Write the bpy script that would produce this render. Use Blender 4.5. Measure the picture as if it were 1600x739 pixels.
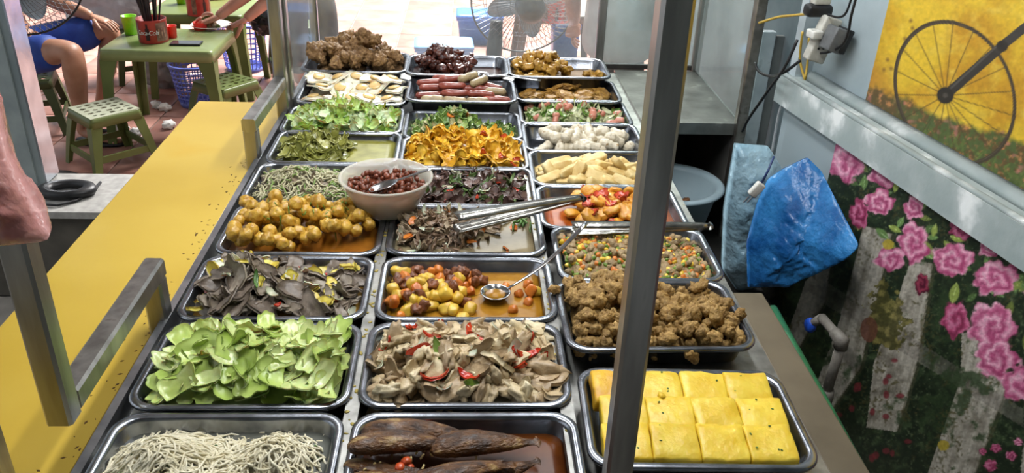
import bpy, bmesh, math, random
import numpy as np
from mathutils import Vector, Matrix, Euler, noise as mnoise

for o in list(bpy.data.objects): bpy.data.objects.remove(o)
SC = bpy.context.scene
COL = SC.collection
PI = math.pi
random.seed(7); RNG = np.random.default_rng(7)

# ------------------------------------------------------------------ camera
YAW, PIT, ROL, FPX, ZC = .06727, .47959, .04028, 1310.5, 1.6559
def _rot():
    cy, sy = math.cos(YAW), math.sin(YAW)
    f = np.array([sy*math.cos(PIT), cy*math.cos(PIT), -math.sin(PIT)])
    r = np.array([cy, -sy, 0.]); u = np.cross(r, f)
    c, s = math.cos(ROL), math.sin(ROL)
    return np.array([c*r+s*u, -s*r+c*u, f])
RC = _rot()
cd = bpy.data.cameras.new('camera'); cam = bpy.data.objects.new('camera', cd); COL.objects.link(cam)
cd.sensor_width = 36; cd.lens = FPX*36/1600; cd.clip_start = .05; cd.clip_end = 60
m4 = Matrix.Identity(4)
for i in range(3):
    m4[i][0] = RC[0][i]; m4[i][1] = RC[1][i]; m4[i][2] = -RC[2][i]
m4[2][3] = ZC
cam.matrix_world = m4
SC.camera = cam
# ------------------------------------------------------------------ world, light, exposure
SC.view_settings.view_transform = 'Standard'; SC.view_settings.look = 'None'
SC.view_settings.gamma = 1; SC.view_settings.use_curve_mapping = False
SC.view_settings.exposure = 0.15
wd = bpy.data.worlds.new('world'); SC.world = wd; wd.use_nodes = True
wd.node_tree.nodes['Background'].inputs[0].default_value = (.80, .87, .95, 1)
wd.node_tree.nodes['Background'].inputs[1].default_value = .74
def area(name, loc, size, power, color=(1, 1, 1), rot=(0, 0, 0)):
    l = bpy.data.lights.new(name, 'AREA'); l.shape = 'RECTANGLE'; l.size = size[0]; l.size_y = size[1]
    l.energy = power; l.color = color
    o = bpy.data.objects.new(name, l); COL.objects.link(o); o.location = loc; o.rotation_euler = rot
    return o
area('street_daylight', (.7, 8.0, 5.4), (4, 3), 3000, (1, .98, .96))
area('left_area_light', (-3.2, 1.2, 2.2), (1.8, 2.4), 10, (.95, .98, 1), (0, -1.0, 0))  # weak area light pointing in from the left

# ------------------------------------------------------------------ helpers
def ray(x, y): return RC.T @ np.array([(x-800)/FPX, (369.5-y)/FPX, 1.])
def at(x, y, Z=None, Y=None, X=None):
    v = ray(x, y)
    t = (Z-ZC)/v[2] if Z is not None else (Y/v[1] if Y is not None else X/v[0])
    return Vector((t*v[0], t*v[1], ZC+t*v[2]))
def lin(c):
    if isinstance(c, str):
        c = [int(c[i:i+2], 16)/255 for i in (0, 2, 4)]
    return tuple((x/12.92 if x <= .04045 else ((x+.055)/1.055)**2.4) for x in c)
MATS = {}
def M(name, c1, c2=None, c3=None, scale=60, rough=.5, bump=.0, bscale=None, metal=0, coat=0, var=.12, sss=0,
      lo=.35, hi=.65, trans=0, alpha=1, ior=1.45, detail=4, stretch=None, spec=.5):
    if name in MATS: return MATS[name]
    m = bpy.data.materials.new(name); m.use_nodes = True; MATS[name] = m
    nt = m.node_tree; N = nt.nodes; L = nt.links; b = N['Principled BSDF']
    b.inputs['Roughness'].default_value = rough; b.inputs['Metallic'].default_value = metal
    b.inputs['Coat Weight'].default_value = coat*.45; b.inputs['Coat Roughness'].default_value = .22
    b.inputs['IOR'].default_value = ior; b.inputs['Alpha'].default_value = alpha
    b.inputs['Transmission Weight'].default_value = trans
    b.inputs['Specular IOR Level'].default_value = spec
    if sss:
        b.inputs['Subsurface Weight'].default_value = sss; b.inputs['Subsurface Scale'].default_value = .01
    tc = N.new('ShaderNodeTexCoord'); oi = N.new('ShaderNodeObjectInfo')
    ml = N.new('ShaderNodeMath'); ml.operation = 'MULTIPLY'; ml.inputs[1].default_value = 37.
    L.new(oi.outputs['Random'], ml.inputs[0])
    ad = N.new('ShaderNodeVectorMath'); ad.operation = 'ADD'
    L.new(tc.outputs['Object'], ad.inputs[0]); L.new(ml.outputs[0], ad.inputs[1])
    vec = ad.outputs[0]
    if stretch:
        mp = N.new('ShaderNodeVectorMath'); mp.operation = 'MULTIPLY'; mp.inputs[1].default_value = stretch
        L.new(vec, mp.inputs[0]); vec = mp.outputs[0]
    if c2 is None: c2 = c1
    nz = N.new('ShaderNodeTexNoise'); nz.inputs['Scale'].default_value = scale; nz.inputs['Detail'].default_value = detail
    L.new(vec, nz.inputs['Vector'])
    cr = N.new('ShaderNodeValToRGB'); e = cr.color_ramp.elements
    e[0].position = lo; e[0].color = (*lin(c1), 1); e[1].position = hi; e[1].color = (*lin(c2), 1)
    if c3: x = e.new(min(.98, hi+.12)); x.color = (*lin(c3), 1)
    L.new(nz.outputs['Fac'], cr.inputs[0])
    hs = N.new('ShaderNodeHueSaturation'); mr = N.new('ShaderNodeMapRange')
    mr.inputs['To Min'].default_value = 1-var; mr.inputs['To Max'].default_value = 1+var
    L.new(oi.outputs['Random'], mr.inputs['Value']); L.new(mr.outputs[0], hs.inputs['Value'])
    L.new(cr.outputs[0], hs.inputs['Color']); L.new(hs.outputs[0], b.inputs['Base Color'])
    if bump:
        n2 = N.new('ShaderNodeTexNoise'); n2.inputs['Scale'].default_value = bscale or scale*2; n2.inputs['Detail'].default_value = 4
        L.new(vec, n2.inputs['Vector'])
        bp = N.new('ShaderNodeBump'); bp.inputs['Strength'].default_value = bump; bp.inputs['Distance'].default_value = .01
        L.new(n2.outputs['Fac'], bp.inputs['Height']); L.new(bp.outputs[0], b.inputs['Normal'])
    return m
def glassy(name, tint, fog, gloss=.08):
    if name in MATS: return MATS[name]
    m = bpy.data.materials.new(name); m.use_nodes = True; MATS[name] = m
    nt = m.node_tree; N = nt.nodes; L = nt.links; N.remove(N['Principled BSDF']); out = N['Material Output']
    t = N.new('ShaderNodeBsdfTransparent'); t.inputs[0].default_value = (*tint, 1)
    d = N.new('ShaderNodeBsdfDiffuse'); d.inputs[0].default_value = (.8, .82, .82, 1)
    g = N.new('ShaderNodeBsdfGlossy'); g.inputs['Roughness'].default_value = .06
    tc = N.new('ShaderNodeTexCoord'); nz = N.new('ShaderNodeTexNoise'); nz.inputs['Scale'].default_value = 4; nz.inputs['Detail'].default_value = 5
    L.new(tc.outputs['Object'], nz.inputs['Vector'])
    mr = N.new('ShaderNodeMapRange'); mr.inputs['From Min'].default_value = .3; mr.inputs['From Max'].default_value = .7
    mr.inputs['To Min'].default_value = fog*.5; mr.inputs['To Max'].default_value = fog*1.5
    L.new(nz.outputs['Fac'], mr.inputs['Value'])
    a = N.new('ShaderNodeMixShader'); L.new(mr.outputs[0], a.inputs[0]); L.new(t.outputs[0], a.inputs[1]); L.new(d.outputs[0], a.inputs[2])
    c = N.new('ShaderNodeMixShader'); c.inputs[0].default_value = gloss
    L.new(a.outputs[0], c.inputs[1]); L.new(g.outputs[0], c.inputs[2]); L.new(c.outputs[0], out.inputs[0])
    return m
def vcol(name, attr, rough=.5, bump=0, coat=0):
    m = bpy.data.materials.new(name); m.use_nodes = True; MATS[name] = m
    nt = m.node_tree; N = nt.nodes; L = nt.links; b = N['Principled BSDF']; b.inputs['Roughness'].default_value = rough
    b.inputs['Coat Weight'].default_value = coat
    a = N.new('ShaderNodeVertexColor'); a.layer_name = attr; L.new(a.outputs[0], b.inputs['Base Color'])
    if bump:
        n2 = N.new('ShaderNodeTexNoise'); n2.inputs['Scale'].default_value = 60
        bp = N.new('ShaderNodeBump'); bp.inputs['Strength'].default_value = bump; bp.inputs['Distance'].default_value = .005
        L.new(n2.outputs[0], bp.inputs['Height']); L.new(bp.outputs[0], b.inputs['Normal'])
    return m

def mesh(name, verts, faces, mat=None, smooth=True):
    me = bpy.data.meshes.new(name); me.from_pydata([tuple(v) for v in verts], [], [tuple(f) for f in faces])
    if smooth: me.polygons.foreach_set('use_smooth', [True]*len(me.polygons))
    if mat: me.materials.append(mat)
    me.update(); return me
def obj(name, me, parent=None, loc=None, rot=None, scale=None):
    o = bpy.data.objects.new(name, me); COL.objects.link(o)
    if parent: o.parent = parent
    if loc is not None: o.location = loc
    if rot is not None: o.rotation_euler = rot
    if scale is not None: o.scale = (scale,)*3 if isinstance(scale, (int, float)) else scale
    return o
def tag(o, label, cat=None, group=None, kind=None):
    o['label'] = label
    if cat: o['category'] = cat
    if group: o['group'] = group
    if kind: o['kind'] = kind
    return o
def thing(name, label, cat, loc=(0, 0, 0), rotz=0, group=None):
    o = obj(name, None, None, loc, (0, 0, rotz)); o.empty_display_size = .05
    return tag(o, label, cat, group)
def struct(o): o['kind'] = 'structure'; return o

class MB:
    """collects geometry for one mesh"""
    def __init__(s): s.v = []; s.f = []
    def add(s, v, f):
        k = len(s.v); s.v += [tuple(x) for x in v]; s.f += [tuple(i+k for i in q) for q in f]; return s
    def box(s, x0, x1, y0, y1, z0, z1):
        v = [(x, y, z) for z in (z0, z1) for x, y in ((x0, y0), (x1, y0), (x1, y1), (x0, y1))]
        return s.add(v, [(3, 2, 1, 0), (4, 5, 6, 7), (0, 1, 5, 4), (1, 2, 6, 5), (2, 3, 7, 6), (3, 0, 4, 7)])
    def tube(s, pts, r, n=8, cap=True, flat=1.0):
        pts = [Vector(p) for p in pts]; rs = r if hasattr(r, '__len__') else [r]*len(pts)
        v = []; f = []; prev = None
        for i, p in enumerate(pts):
            t = (pts[min(i+1, len(pts)-1)]-pts[max(i-1, 0)])
            t = t.normalized() if t.length > 1e-9 else Vector((0, 0, 1))
            if prev is None:
                a = Vector((0, 0, 1)) if abs(t.z) < .9 else Vector((1, 0, 0))
                nx = t.cross(a).normalized()
            else:
                nx = (prev-t*prev.dot(t)); nx = nx.normalized() if nx.length > 1e-6 else t.orthogonal().normalized()
            prev = nx; ny = t.cross(nx)
            for k in range(n):
                a = 2*PI*k/n; v.append(p+nx*(math.cos(a)*rs[i])+ny*(math.sin(a)*rs[i]*flat))
        for i in range(len(pts)-1):
            for k in range(n):
                a, b = i*n+k, i*n+(k+1) % n; f.append((a, b, b+n, a+n))
        if cap: f.append(tuple(range(n-1, -1, -1))); f.append(tuple(range((len(pts)-1)*n, len(pts)*n)))
        return s.add(v, f)
    def lathe(s, prof, n=32, cx=0, cy=0, a0=0, close=False):
        v = []; f = []
        for r, z in prof:
            for k in range(n): a = 2*PI*k/n+a0; v.append((cx+r*math.cos(a), cy+r*math.sin(a), z))
        m = len(prof)
        for i in range(m-1 if not close else m):
            j = (i+1) % m
            for k in range(n): k2 = (k+1) % n; f.append((i*n+k, i*n+k2, j*n+k2, j*n+k))
        if not close: f.append(tuple(range(n-1, -1, -1))); f.append(tuple(range((m-1)*n, m*n)))
        return s.add(v, f)
    def loops(s, loops, caps=True):
        n = len(loops[0]); v = [p for l in loops for p in l]; f = []
        for i in range(len(loops)-1):
            for k in range(n): k2 = (k+1) % n; f.append((i*n+k, i*n+k2, (i+1)*n+k2, (i+1)*n+k))
        if caps: f.append(tuple(range(n-1, -1, -1))); f.append(tuple(range((len(loops)-1)*n, len(loops)*n)))
        return s.add(v, f)
    def bar(s, a, b, w, h=None):
        """square tube from a to b"""
        h = h or w; a = Vector(a); b = Vector(b); t = (b-a).normalized()
        up = Vector((0, 0, 1)) if abs(t.z) < .9 else Vector((0, 1, 0))
        x = t.cross(up).normalized(); y = t.cross(x).normalized()
        bv = min(w, h)*.12
        sec = []
        for sx, sy in ((1, 1), (-1, 1), (-1, -1), (1, -1)):
            cx, cy = sx*(w/2-bv), sy*(h/2-bv)
            q = [(cx+sx*bv, cy), (cx, cy+sy*bv)]
            sec += q if sx*sy > 0 else q[::-1]
        l = [[p+x*c+y*d for c, d in sec] for p in (a, b)]
        return s.loops(l)
    def grid(s, P):
        """P[i][j] points"""
        m, n = len(P), len(P[0]); v = [p for r in P for p in r]
        f = [(i*n+j, (i+1)*n+j, (i+1)*n+j+1, i*n+j+1) for i in range(m-1) for j in range(n-1)]
        return s.add(v, f)
    def xf(s, mat):
        s.v = [tuple(mat @ Vector(p)) for p in s.v]; return s
    def me(s, name, mat, smooth=True, auto=None): return mesh(name, s.v, s.f, mat, smooth)
    def o(s, name, mat, parent=None, smooth=False, loc=None, rot=None): return obj(name, s.me(name, mat, smooth), parent, loc, rot)

def bevbox(x0, x1, y0, y1, z0, z1, r, seg=2):
    bm = bmesh.new(); bmesh.ops.create_cube(bm, size=1)
    for v in bm.verts:
        v.co = Vector(((x0+x1)/2+v.co.x*(x1-x0), (y0+y1)/2+v.co.y*(y1-y0), (z0+z1)/2+v.co.z*(z1-z0)))
    bmesh.ops.bevel(bm, geom=bm.edges[:], offset=r, segments=seg, affect='EDGES', profile=.5)
    b = MB(); b.v = [tuple(v.co) for v in bm.verts]; bm.verts.index_update()
    b.f = [tuple(v.index for v in f.verts) for f in bm.faces]; bm.free(); return b
def rrect(hx, hy, r, z, n=6, cx=0, cy=0):
    p = []
    for q, (sx, sy) in enumerate(((1, 1), (-1, 1), (-1, -1), (1, -1))):
        for k in range(n+1):
            a = q*PI/2+k*PI/2/n; p.append((cx+sx*(hx-r)+r*math.cos(a), cy+sy*(hy-r)+r*math.sin(a), z))
    return p
def N3(v, f, s): return mnoise.noise(Vector((v[0]*f+s*7.13, v[1]*f-s*3.7, v[2]*f+s*1.91)))
_ico = {}
def ico(sub):
    if sub not in _ico:
        bm = bmesh.new(); bmesh.ops.create_icosphere(bm, subdivisions=sub, radius=1)
        bm.verts.index_update()
        _ico[sub] = ([tuple(v.co) for v in bm.verts], [tuple(v.index for v in f.verts) for f in bm.faces]); bm.free()
    return _ico[sub]
def lump(name, mat, rx, ry, rz, seed, amp=.25, freq=1.2, amp2=.08, freq2=4, sub=3, amp3=0, freq3=10, box=1.0):
    V, Fc = ico(sub); out = []
    for v in V:
        k = 1+amp*N3(v, freq, seed)+amp2*N3(v, freq2, seed+9)+(amp3*N3(v, freq3, seed+21) if amp3 else 0)
        x, y, z = v
        if box != 1.0:
            x, y, z = [math.copysign(abs(c)**box, c) for c in v]
        out.append((x*rx*k, y*ry*k, z*rz*k))
    return mesh(name, out, Fc, mat)
def sheet(name, mat, w, l, seed, curl=.3, twist=.2, wave=.1, th=.002, rough=.25, n=9, pw=1.0, wv=2.2):
    """a curved irregular slice with thickness; curl is the bend angle over its length"""
    rr = random.Random(seed); T = []; Bm = []
    for i in range(n):
        a, b = [], []
        for j in range(n):
            u, v = -1+2*i/(n-1), -1+2*j/(n-1)
            m = max(abs(u), abs(v)); e = math.hypot(u, v)
            if e > 0:
                k = m/e; k = k**pw; uu, vv = u*k, v*k
            else: uu = vv = 0
            k = 1+rough*N3((uu, vv, 0), 1.3, seed)*m*1.6
            x, y = uu*w*k, vv*l*k
            ang = curl*vv
            R_ = l/curl if abs(curl) > .02 else 1e3
            yy = R_*math.sin(y/R_); zz = R_*(1-math.cos(y/R_))*1.0
            zz += twist*x*(y/l)+wave*l*N3((uu, vv, .3), wv, seed+5)
            a.append((x, yy, zz+th/2)); b.append((x, yy, zz-th/2))
        T.append(a); Bm.append(b)
    g = MB(); g.grid(T); g.grid([r[::-1] for r in Bm])
    per = [(i, 0) for i in range(n)]+[(n-1, j) for j in range(1, n)]+[(i, n-1) for i in range(n-2, -1, -1)]+[(0, j) for j in range(n-2, 0, -1)]
    off = n*n
    for a, b in zip(per, per[1:]+per[:1]):
        i0 = a[0]*n+a[1]; i1 = b[0]*n+b[1]
        j0 = off+a[0]*n+(n-1-a[1]); j1 = off+b[0]*n+(n-1-b[1])
        g.f.append((i1, j1, j0, i0))
    return g.me(name, mat)
def capsule(name, mat, r, l, bend=.15, seed=0, amp=.06, n=12, m=14, tip=.55):
    pts = []; rs = []
    for i in range(m+1):
        t = -1+2*i/m; x = t*l; k = max(0, 1-abs(t)**6)**tip
        pts.append((x, bend*l*(t*t-.4), 0)); rs.append(max(1e-4, r*k*(1+amp*N3((t*2, 0, 0), 1.5, seed))))
    return MB().tube(pts, rs, n).me(name, mat)
def strands(name, mat, lines, r, n=5):
    b = MB()
    for p in lines:
        k = len(p); b.tube(p, [r*(.55+.45*math.sin(PI*(.15+.7*i/(k-1)))) for i in range(k)], n)
    return b.me(name, mat)
# ------------------------------------------------------------------ shared materials
STEEL = M('steel', '8f9296', 'b3b6ba', scale=18, rough=.3, metal=.92, bump=.02, bscale=200, var=.03)
STEELD = M('steel_dull', '7d7c78', 'a4a39e', scale=25, rough=.42, metal=.85, bump=.04, bscale=150, var=.03, c3='8a8272')
TRAYM = M('tray_steel', '6e7177', '999da5', scale=22, rough=.24, metal=.95, bump=.015, bscale=160, var=.05)
DARK = M('dark_metal', '24221f', '35322d', scale=20, rough=.6)
BLACK = M('black_plastic', '141415', '202022', rough=.45)
WHITEP = M('white_plastic', 'd8d8d2', 'c9c8c0', rough=.45)
YEL = M('yellow_board', 'c2a035', 'ccac44', scale=3, rough=.38, bump=.02, bscale=40, c3='c9a12b', lo=.3, hi=.62, var=0, detail=8)

# ------------------------------------------------------------------ floor
floor = struct(MB().box(-4.2, 3, -1.2, 12, -.06, -.008).o('floor', M('concrete', '6f6a64', '8b867f', scale=6, rough=.8, bump=.1, bscale=60)))
TS = .40
tm = bevbox(-TS/2+.004, TS/2-.004, -TS/2+.004, TS/2-.004, -.012, 0, .003, 1).me('tile', M('terracotta', '94665a', 'a87c6e', scale=7, rough=.4, bump=.03, bscale=50, var=.13, c3='9c7468'))
n = 0
for i in range(-10, 6):
    for j in range(0, 15):
        x = i*TS+.1; y = 3.2+j*TS
        if x < -1.35-.5*(y-3.1)-.9: continue
        obj('tile', tm, floor, (x, y, 0)); n += 1

struct(MB().box(-3.4, 2.2, -1.6, -1.45, 0, 2.72).o('unseen_wall_front', M('front_paint', '7d827f', '8d918e', scale=4, rough=.7)))  # unseen wall added behind the camera to darken reflections in the trays
struct(MB().box(-3.4, 1.6, -1.6, 4.7, 2.72, 2.8).box(-3.4, -.75, 4.7, 6.3, 2.72, 2.8).o('unseen_ceiling', M('ceiling_paint', '8b8f8c', '9a9e9b', scale=4, rough=.8)))  # unseen ceiling blocking sky light; left part added to shade the dining area
# ------------------------------------------------------------------ right wall (turned a little towards the stall)
WA = Vector((.901, 2.266, 0)); WU = Vector((.14531, -.98939, 0)); WN = Vector((-.98939, -.14531, 0))
def wp(s, z, off=0): p = WA+WU*s+WN*off; return Vector((p.x, p.y, z))
def wpx(px, py, off):
    v = Vector(ray(px, py)); p0 = WA+WN*off; t = p0.dot(WN)/v.dot(WN); p = v*t
    return (p-WA).dot(WU), ZC+p.z
def wslab(b, s0, s1, z0, z1, o0, o1):
    v = [wp(s, z, o) for z in (z0, z1) for s, o in ((s0, o0), (s1, o0), (s1, o1), (s0, o1))]
    return b.add(v, [(3, 2, 1, 0), (4, 5, 6, 7), (0, 1, 5, 4), (1, 2, 6, 5), (2, 3, 7, 6), (3, 0, 4, 7)])
PLASTER = M('blue_grey_paint', '8d9ba0', 'a3b0b4', scale=5, rough=.55, bump=.04, bscale=40, detail=8, c3='98a5a6')
LEDGEM = M('worn_grey_paint', '94a09f', 'a3adac', scale=9, rough=.5, bump=.08, bscale=60, detail=10, c3='dfe3e2', lo=.40, hi=.55)
b = MB(); wslab(b, .0, 3.4, 0, .915, -.15, -.022); wslab(b, -.02, 3.4, .915, 2.6, -.25, -.085)
struct(b.o('wall_right', PLASTER))
b = MB(); wslab(b, -.03, 3.4, .912, .99, -.085, .0)
ld = struct(b.o('trim_1', LEDGEM))
b = MB()
b.loops([[wp(s, .99+h, o) for o, h in ((-.002, 0), (-.004, .006), (-.012, .009), (-.020, .006), (-.022, 0))] for s in (-.02, 3.4)]); b.o('edge_bead', LEDGEM, ld, True)
b = MB(); b.loops([[wp(s, .99+h, o) for o, h in ((-.05, 0), (-.053, .012), (-.066, .02), (-.083, .02), (-.083, 0))] for s in (.02, 3.4)]); b.o('quarter_round', LEDGEM, ld, True)
# recessed wall behind the cabinet and the corner post
struct(MB().box(1.06, 1.3, 2.30, 4.4, 0, 2.6).o('wall_far_right', M('recess_paint', '6f7d84', '86949a', scale=6, rough=.6, bump=.05)))
b = MB(); wslab(b, -.035, .0, .99, 2.6, -.085, -.035); struct(b.o('trim_2', M('pale_blue_paint', 'aab6bb', 'bcc6ca', scale=8, rough=.5, bump=.04, c3='8f9ba0')))

# ------------------------------------------------------------------ printed murals (colour per grid point)
def vnoise(x, y, f, seed):
    rg = np.random.default_rng(seed); G = rg.random((64, 64))
    X = x*f; Y = y*f; xi = np.floor(X).astype(int); yi = np.floor(Y).astype(int); fx = X-xi; fy = Y-yi
    fx = fx*fx*(3-2*fx); fy = fy*fy*(3-2*fy)
    g = lambda a, b: G[a % 64, b % 64]
    return (g(xi, yi)*(1-fx)+g(xi+1, yi)*fx)*(1-fy)+(g(xi, yi+1)*(1-fx)+g(xi+1, yi+1)*fx)*fy
def fbm(x, y, f, seed, o=4):
    r = 0; a = .5; t = 0
    for i in range(o): r = r+a*vnoise(x, y, f*2**i, seed+i); t += a; a *= .55
    return r/t
def topix(P):
    d = (P-np.array([0, 0, ZC])) @ RC.T
    return 800+FPX*d[..., 0]/d[..., 2], 369.5-FPX*d[..., 1]/d[..., 2]
def mural(name, s0, s1, z0, z1, off, step, paint):
    ns = int((s1-s0)/step)+1; nz = int((z1-z0)/step)+1
    S, Z = np.meshgrid(np.linspace(s0, s1, ns), np.linspace(z0, z1, nz), indexing='ij')
    P = np.stack([WA.x+WU.x*S+WN.x*off, WA.y+WU.y*S+WN.y*off, Z], -1)
    px, py = topix(P); C = paint(px, py, S, Z)
    idx = np.arange(ns*nz).reshape(ns, nz)
    F = np.stack([idx[:-1, :-1], idx[1:, :-1], idx[1:, 1:], idx[:-1, 1:]], -1).reshape(-1, 4)
    me = bpy.data.meshes.new(name)
    V = P.reshape(-1, 3)
    # a thin printed sheet with a back face
    nb = len(V); V2 = V-np.array(WN)[None]*.0012
    bc = [0, (ns-1)*nz, ns*nz-1, nz-1]
    me.from_pydata(np.concatenate([V, V2[bc]]).tolist(), [], F.tolist()+[[nb+3, nb+2, nb+1, nb]])
    ca = me.color_attributes.new('print', 'FLOAT_COLOR', 'POINT')
    C = np.clip(C, 0, 1).reshape(-1, 3); C = np.where(C <= .04045, C/12.92, ((C+.055)/1.055)**2.4)
    A = np.ones((nb+4, 4)); A[:nb, :3] = C
    ca.data.foreach_set('color', A.ravel().astype(np.float32))
    me.materials.append(vcol(name+'_print', 'print', .45))
    return obj(name, me)
H = lambda h: np.array([int(h[i:i+2], 16)/255 for i in (0, 2, 4)])
def mixc(C, col, a): return C*(1-a[..., None])+(col if np.ndim(col) > 1 else col[None, None])*a[..., None]
def polymask(px, py, poly):
    ins = np.zeros(px.shape, bool); k = len(poly)
    for i in range(k):
        (x0, y0), (x1, y1) = poly[i], poly[(i+1) % k]
        c = ((y0 > py) != (y1 > py)) & (px < (x1-x0)*(py-y0)/(y1-y0+1e-9)+x0); ins ^= c
    return ins
def paint_low(px, py, S, Z):
    g = fbm(px, py, 1/9., 3, 4); g2 = fbm(px, py, 1/40., 13, 3)
    C = mixc(np.zeros(px.shape+(3,))+H('1f2a1c'), H('46583a'), np.clip((g-.42)*3, 0, 1)*np.clip((g2-.25)*2, 0, 1))
    C = mixc(C, H('6d7a58'), (np.clip((fbm(px, py, 1/4., 31, 3)-.6)*5, 0, 1))*.6)
    # fence boards
    boards = [[(1350, 352), (1394, 366), (1345, 575), (1300, 640), (1262, 640), (1312, 500)],
              [(1424, 405), (1458, 412), (1434, 565), (1402, 675), (1354, 668), (1366, 565)],
              [(1503, 520), (1576, 520), (1572, 610), (1512, 770), (1440, 770), (1501, 590)],
              [(1600, 690), (1640, 560), (1660, 739), (1590, 790)],
              [(1258, 440), (1300, 400), (1290, 470), (1240, 560), (1225, 540)]]
    w = (fbm(px, py, 1/30., 41, 4)-.5)*14
    gr = fbm(px*1.0+py*.27, py*.06, 1/5., 51, 3); st = fbm(px, py, 1/18., 61, 4)
    wood = (H('b3ac9f')+(gr[..., None]-.5)*.28)-(np.clip(st-.5, 0, 1)[..., None])*.7
    for q in boards:
        m = polymask(px+w*.2, py, q).astype(float); C = mixc(C, wood, m*.92)
        e = polymask(px-5, py, q) & ~polymask(px+2, py, q); C = mixc(C, H('57523f'), e*.5)
    rail = polymask(px+w*.2, py, [(1290, 440), (1600, 640), (1600, 668), (1280, 470)]); C = mixc(C, wood*.75, rail*.55)
    # moss and foliage over the boards
    fo = fbm(px, py, 1/12., 71, 5); fb = fbm(px, py, 1/70., 81, 2)
    C = mixc(C, H('33452a'), np.clip((fo*.6+fb*.55-.68)*9, 0, 1)*.8)
    C = mixc(C, H('4f4a2c'), np.clip((vnoise(px, py, 1/3., 91)-.55)*4, 0, 1)*np.clip((fbm(px, py, 1/25., 95, 3)-.52)*7, 0, 1)*.7)
    cx, cy = 1385, 500; d = np.hypot((px-cx)/34, (py-cy)/52)+ (fo-.5)*1.2
    C = mixc(C, mixc(np.zeros(px.shape+(3,))+H('4c4a26'), H('8a8148'), np.clip((g-.4)*4, 0, 1)), (d < .9)*.9)
    d = np.hypot((px-1358)/15, (py-515)/22); C = mixc(C, H('6e4436'), (d < .9)*.8)
    # lower grass and red flowers
    lo = np.clip((.30-Z+(fo-.5)*.3)*6, 0, 1); C = mixc(C, H('2b331f')+0*C, lo*.75)
    rg = np.random.default_rng(5)
    for k in range(26):
        x, y = rg.uniform(1240, 1420), rg.uniform(560, 739)
        d = np.hypot((px-x)/rg.uniform(4, 8), (py-y)/rg.uniform(4, 8))+(fo-.5)*.8; C = mixc(C, H('7d2f35'), np.clip((1-d)*3, 0, 1)*.8)
    # leaves
    for k in range(80):
        x = rg.uniform(1330, 1640); y = 250+(x-1330)*.72+rg.normal(0, 46); a = rg.uniform(0, PI); L_ = rg.uniform(9, 19)
        dx, dy = px-x, py-y; u = (dx*np.cos(a)+dy*np.sin(a))/L_; v = (-dx*np.sin(a)+dy*np.cos(a))/(L_*.48)
        m = np.clip((1-u*u-np.abs(v))*4, 0, 1); sh = rg.uniform(.75, 1.2)
        lc = (H('5d7a45') if k % 3 else H('8a9a4c'))*sh
        C = mixc(C, np.clip(lc+(np.abs(v) < .07)[..., None]*.15, 0, 1), m*.95)
    roses = [(1322, 254, 30, 34, 0), (1384, 269, 27, 24, 0), (1374, 317, 25, 22, 0), (1342, 334, 16, 24, 1), (1428, 324, 16, 19, 0), (1428, 378, 24, 34, 0), (1392, 405, 24, 19, 0),
             (1503, 358, 22, 17, 1), (1549, 388, 20, 15, 0), (1489, 406, 32, 26, 0), (1556, 434, 36, 30, 0), (1440, 444, 12, 18, 2), (1493, 500, 22, 30, 1), (1550, 510, 38, 40, 0),
             (1556, 560, 34, 32, 0), (1594, 600, 30, 28, 0), (1640, 470, 36, 32, 0), (1660, 640, 36, 32, 0), (1548, 728, 11, 9, 1), (1556, 700, 8, 7, 1), (1580, 712, 8, 7, 1), (1535, 705, 6, 6, 1), (1590, 690, 7, 6, 0)]
    for k in range(16):   # the print goes on past the right edge of the view
        s_, z_ = rg.uniform(1.2, 1.7), rg.uniform(.48, .86); q = WA+WU*s_; X_, Y_ = topix(np.array([q.x, q.y, z_])); i_ = np.unravel_index(np.argmin(np.abs(S-s_)+np.abs(Z-z_)), S.shape)
        sc_ = abs(px[min(i_[0]+1, px.shape[0]-1), i_[1]]-px[i_[0]-1, i_[1]])/.006; roses.append((float(X_), float(Y_), .042*sc_, .042*sc_*1.15, k % 2))
    for k, (x, y, rx, ry, kd) in enumerate(roses):
        dx, dy = (px-x)/rx, (py-y)/ry; r = np.hypot(dx, dy); t = np.arctan2(dy, dx)
        wob = 1+.10*np.sin(5*t+k)+.06*np.sin(9*t+2*k)+(fo-.5)*.7
        rr = r/wob; m = np.clip((1-rr)*9, 0, 1)
        sp = np.sin(rr*(9+k % 3)+1.0*t*(1 if k % 2 else -1)+1.6*np.sin(2.5*t+k)*rr+(fo-.5)*7+(g-.5)*3)-.15+.4*(dx+dy)*-.5
        c0, c1, c2 = (H('cf7a9b'), H('eebccc'), H('a84870')) if kd == 0 else ((H('b44e74'), H('d88aa8'), H('84304f')) if kd == 1 else (H('7a2a40'), H('a04458'), H('4c1728')))
        col = mixc(np.zeros(px.shape+(3,))+c0, c1, np.clip(sp, 0, 1)*.85); col = mixc(col, c2, np.clip(-sp-.35, 0, 1)*1.1)
        col = mixc(col, c2, np.clip(.35-rr, 0, 1)*1.2)
        C = mixc(C, col, m)
    for x, y in ((1388, 382), (1474, 696)):
        d = np.hypot((px-x)/9, (py-y)/8); C = mixc(C, H('b7a23c'), (d < 1)*.9)
    n_ = fbm(px, py, 1/3., 99, 2); C = C*(.86+.28*n_[..., None])
    return mixc(C, H('98a5a9'), ((S < .285) & (Z > .60)).astype(float))
lowm = mural('rose_mural', .03, 1.75, .02, .911, -.0205, .003, paint_low)
tag(lowm, 'printed mural of pink roses climbing over a white picket fence below the grey ledge', 'mural')
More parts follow.
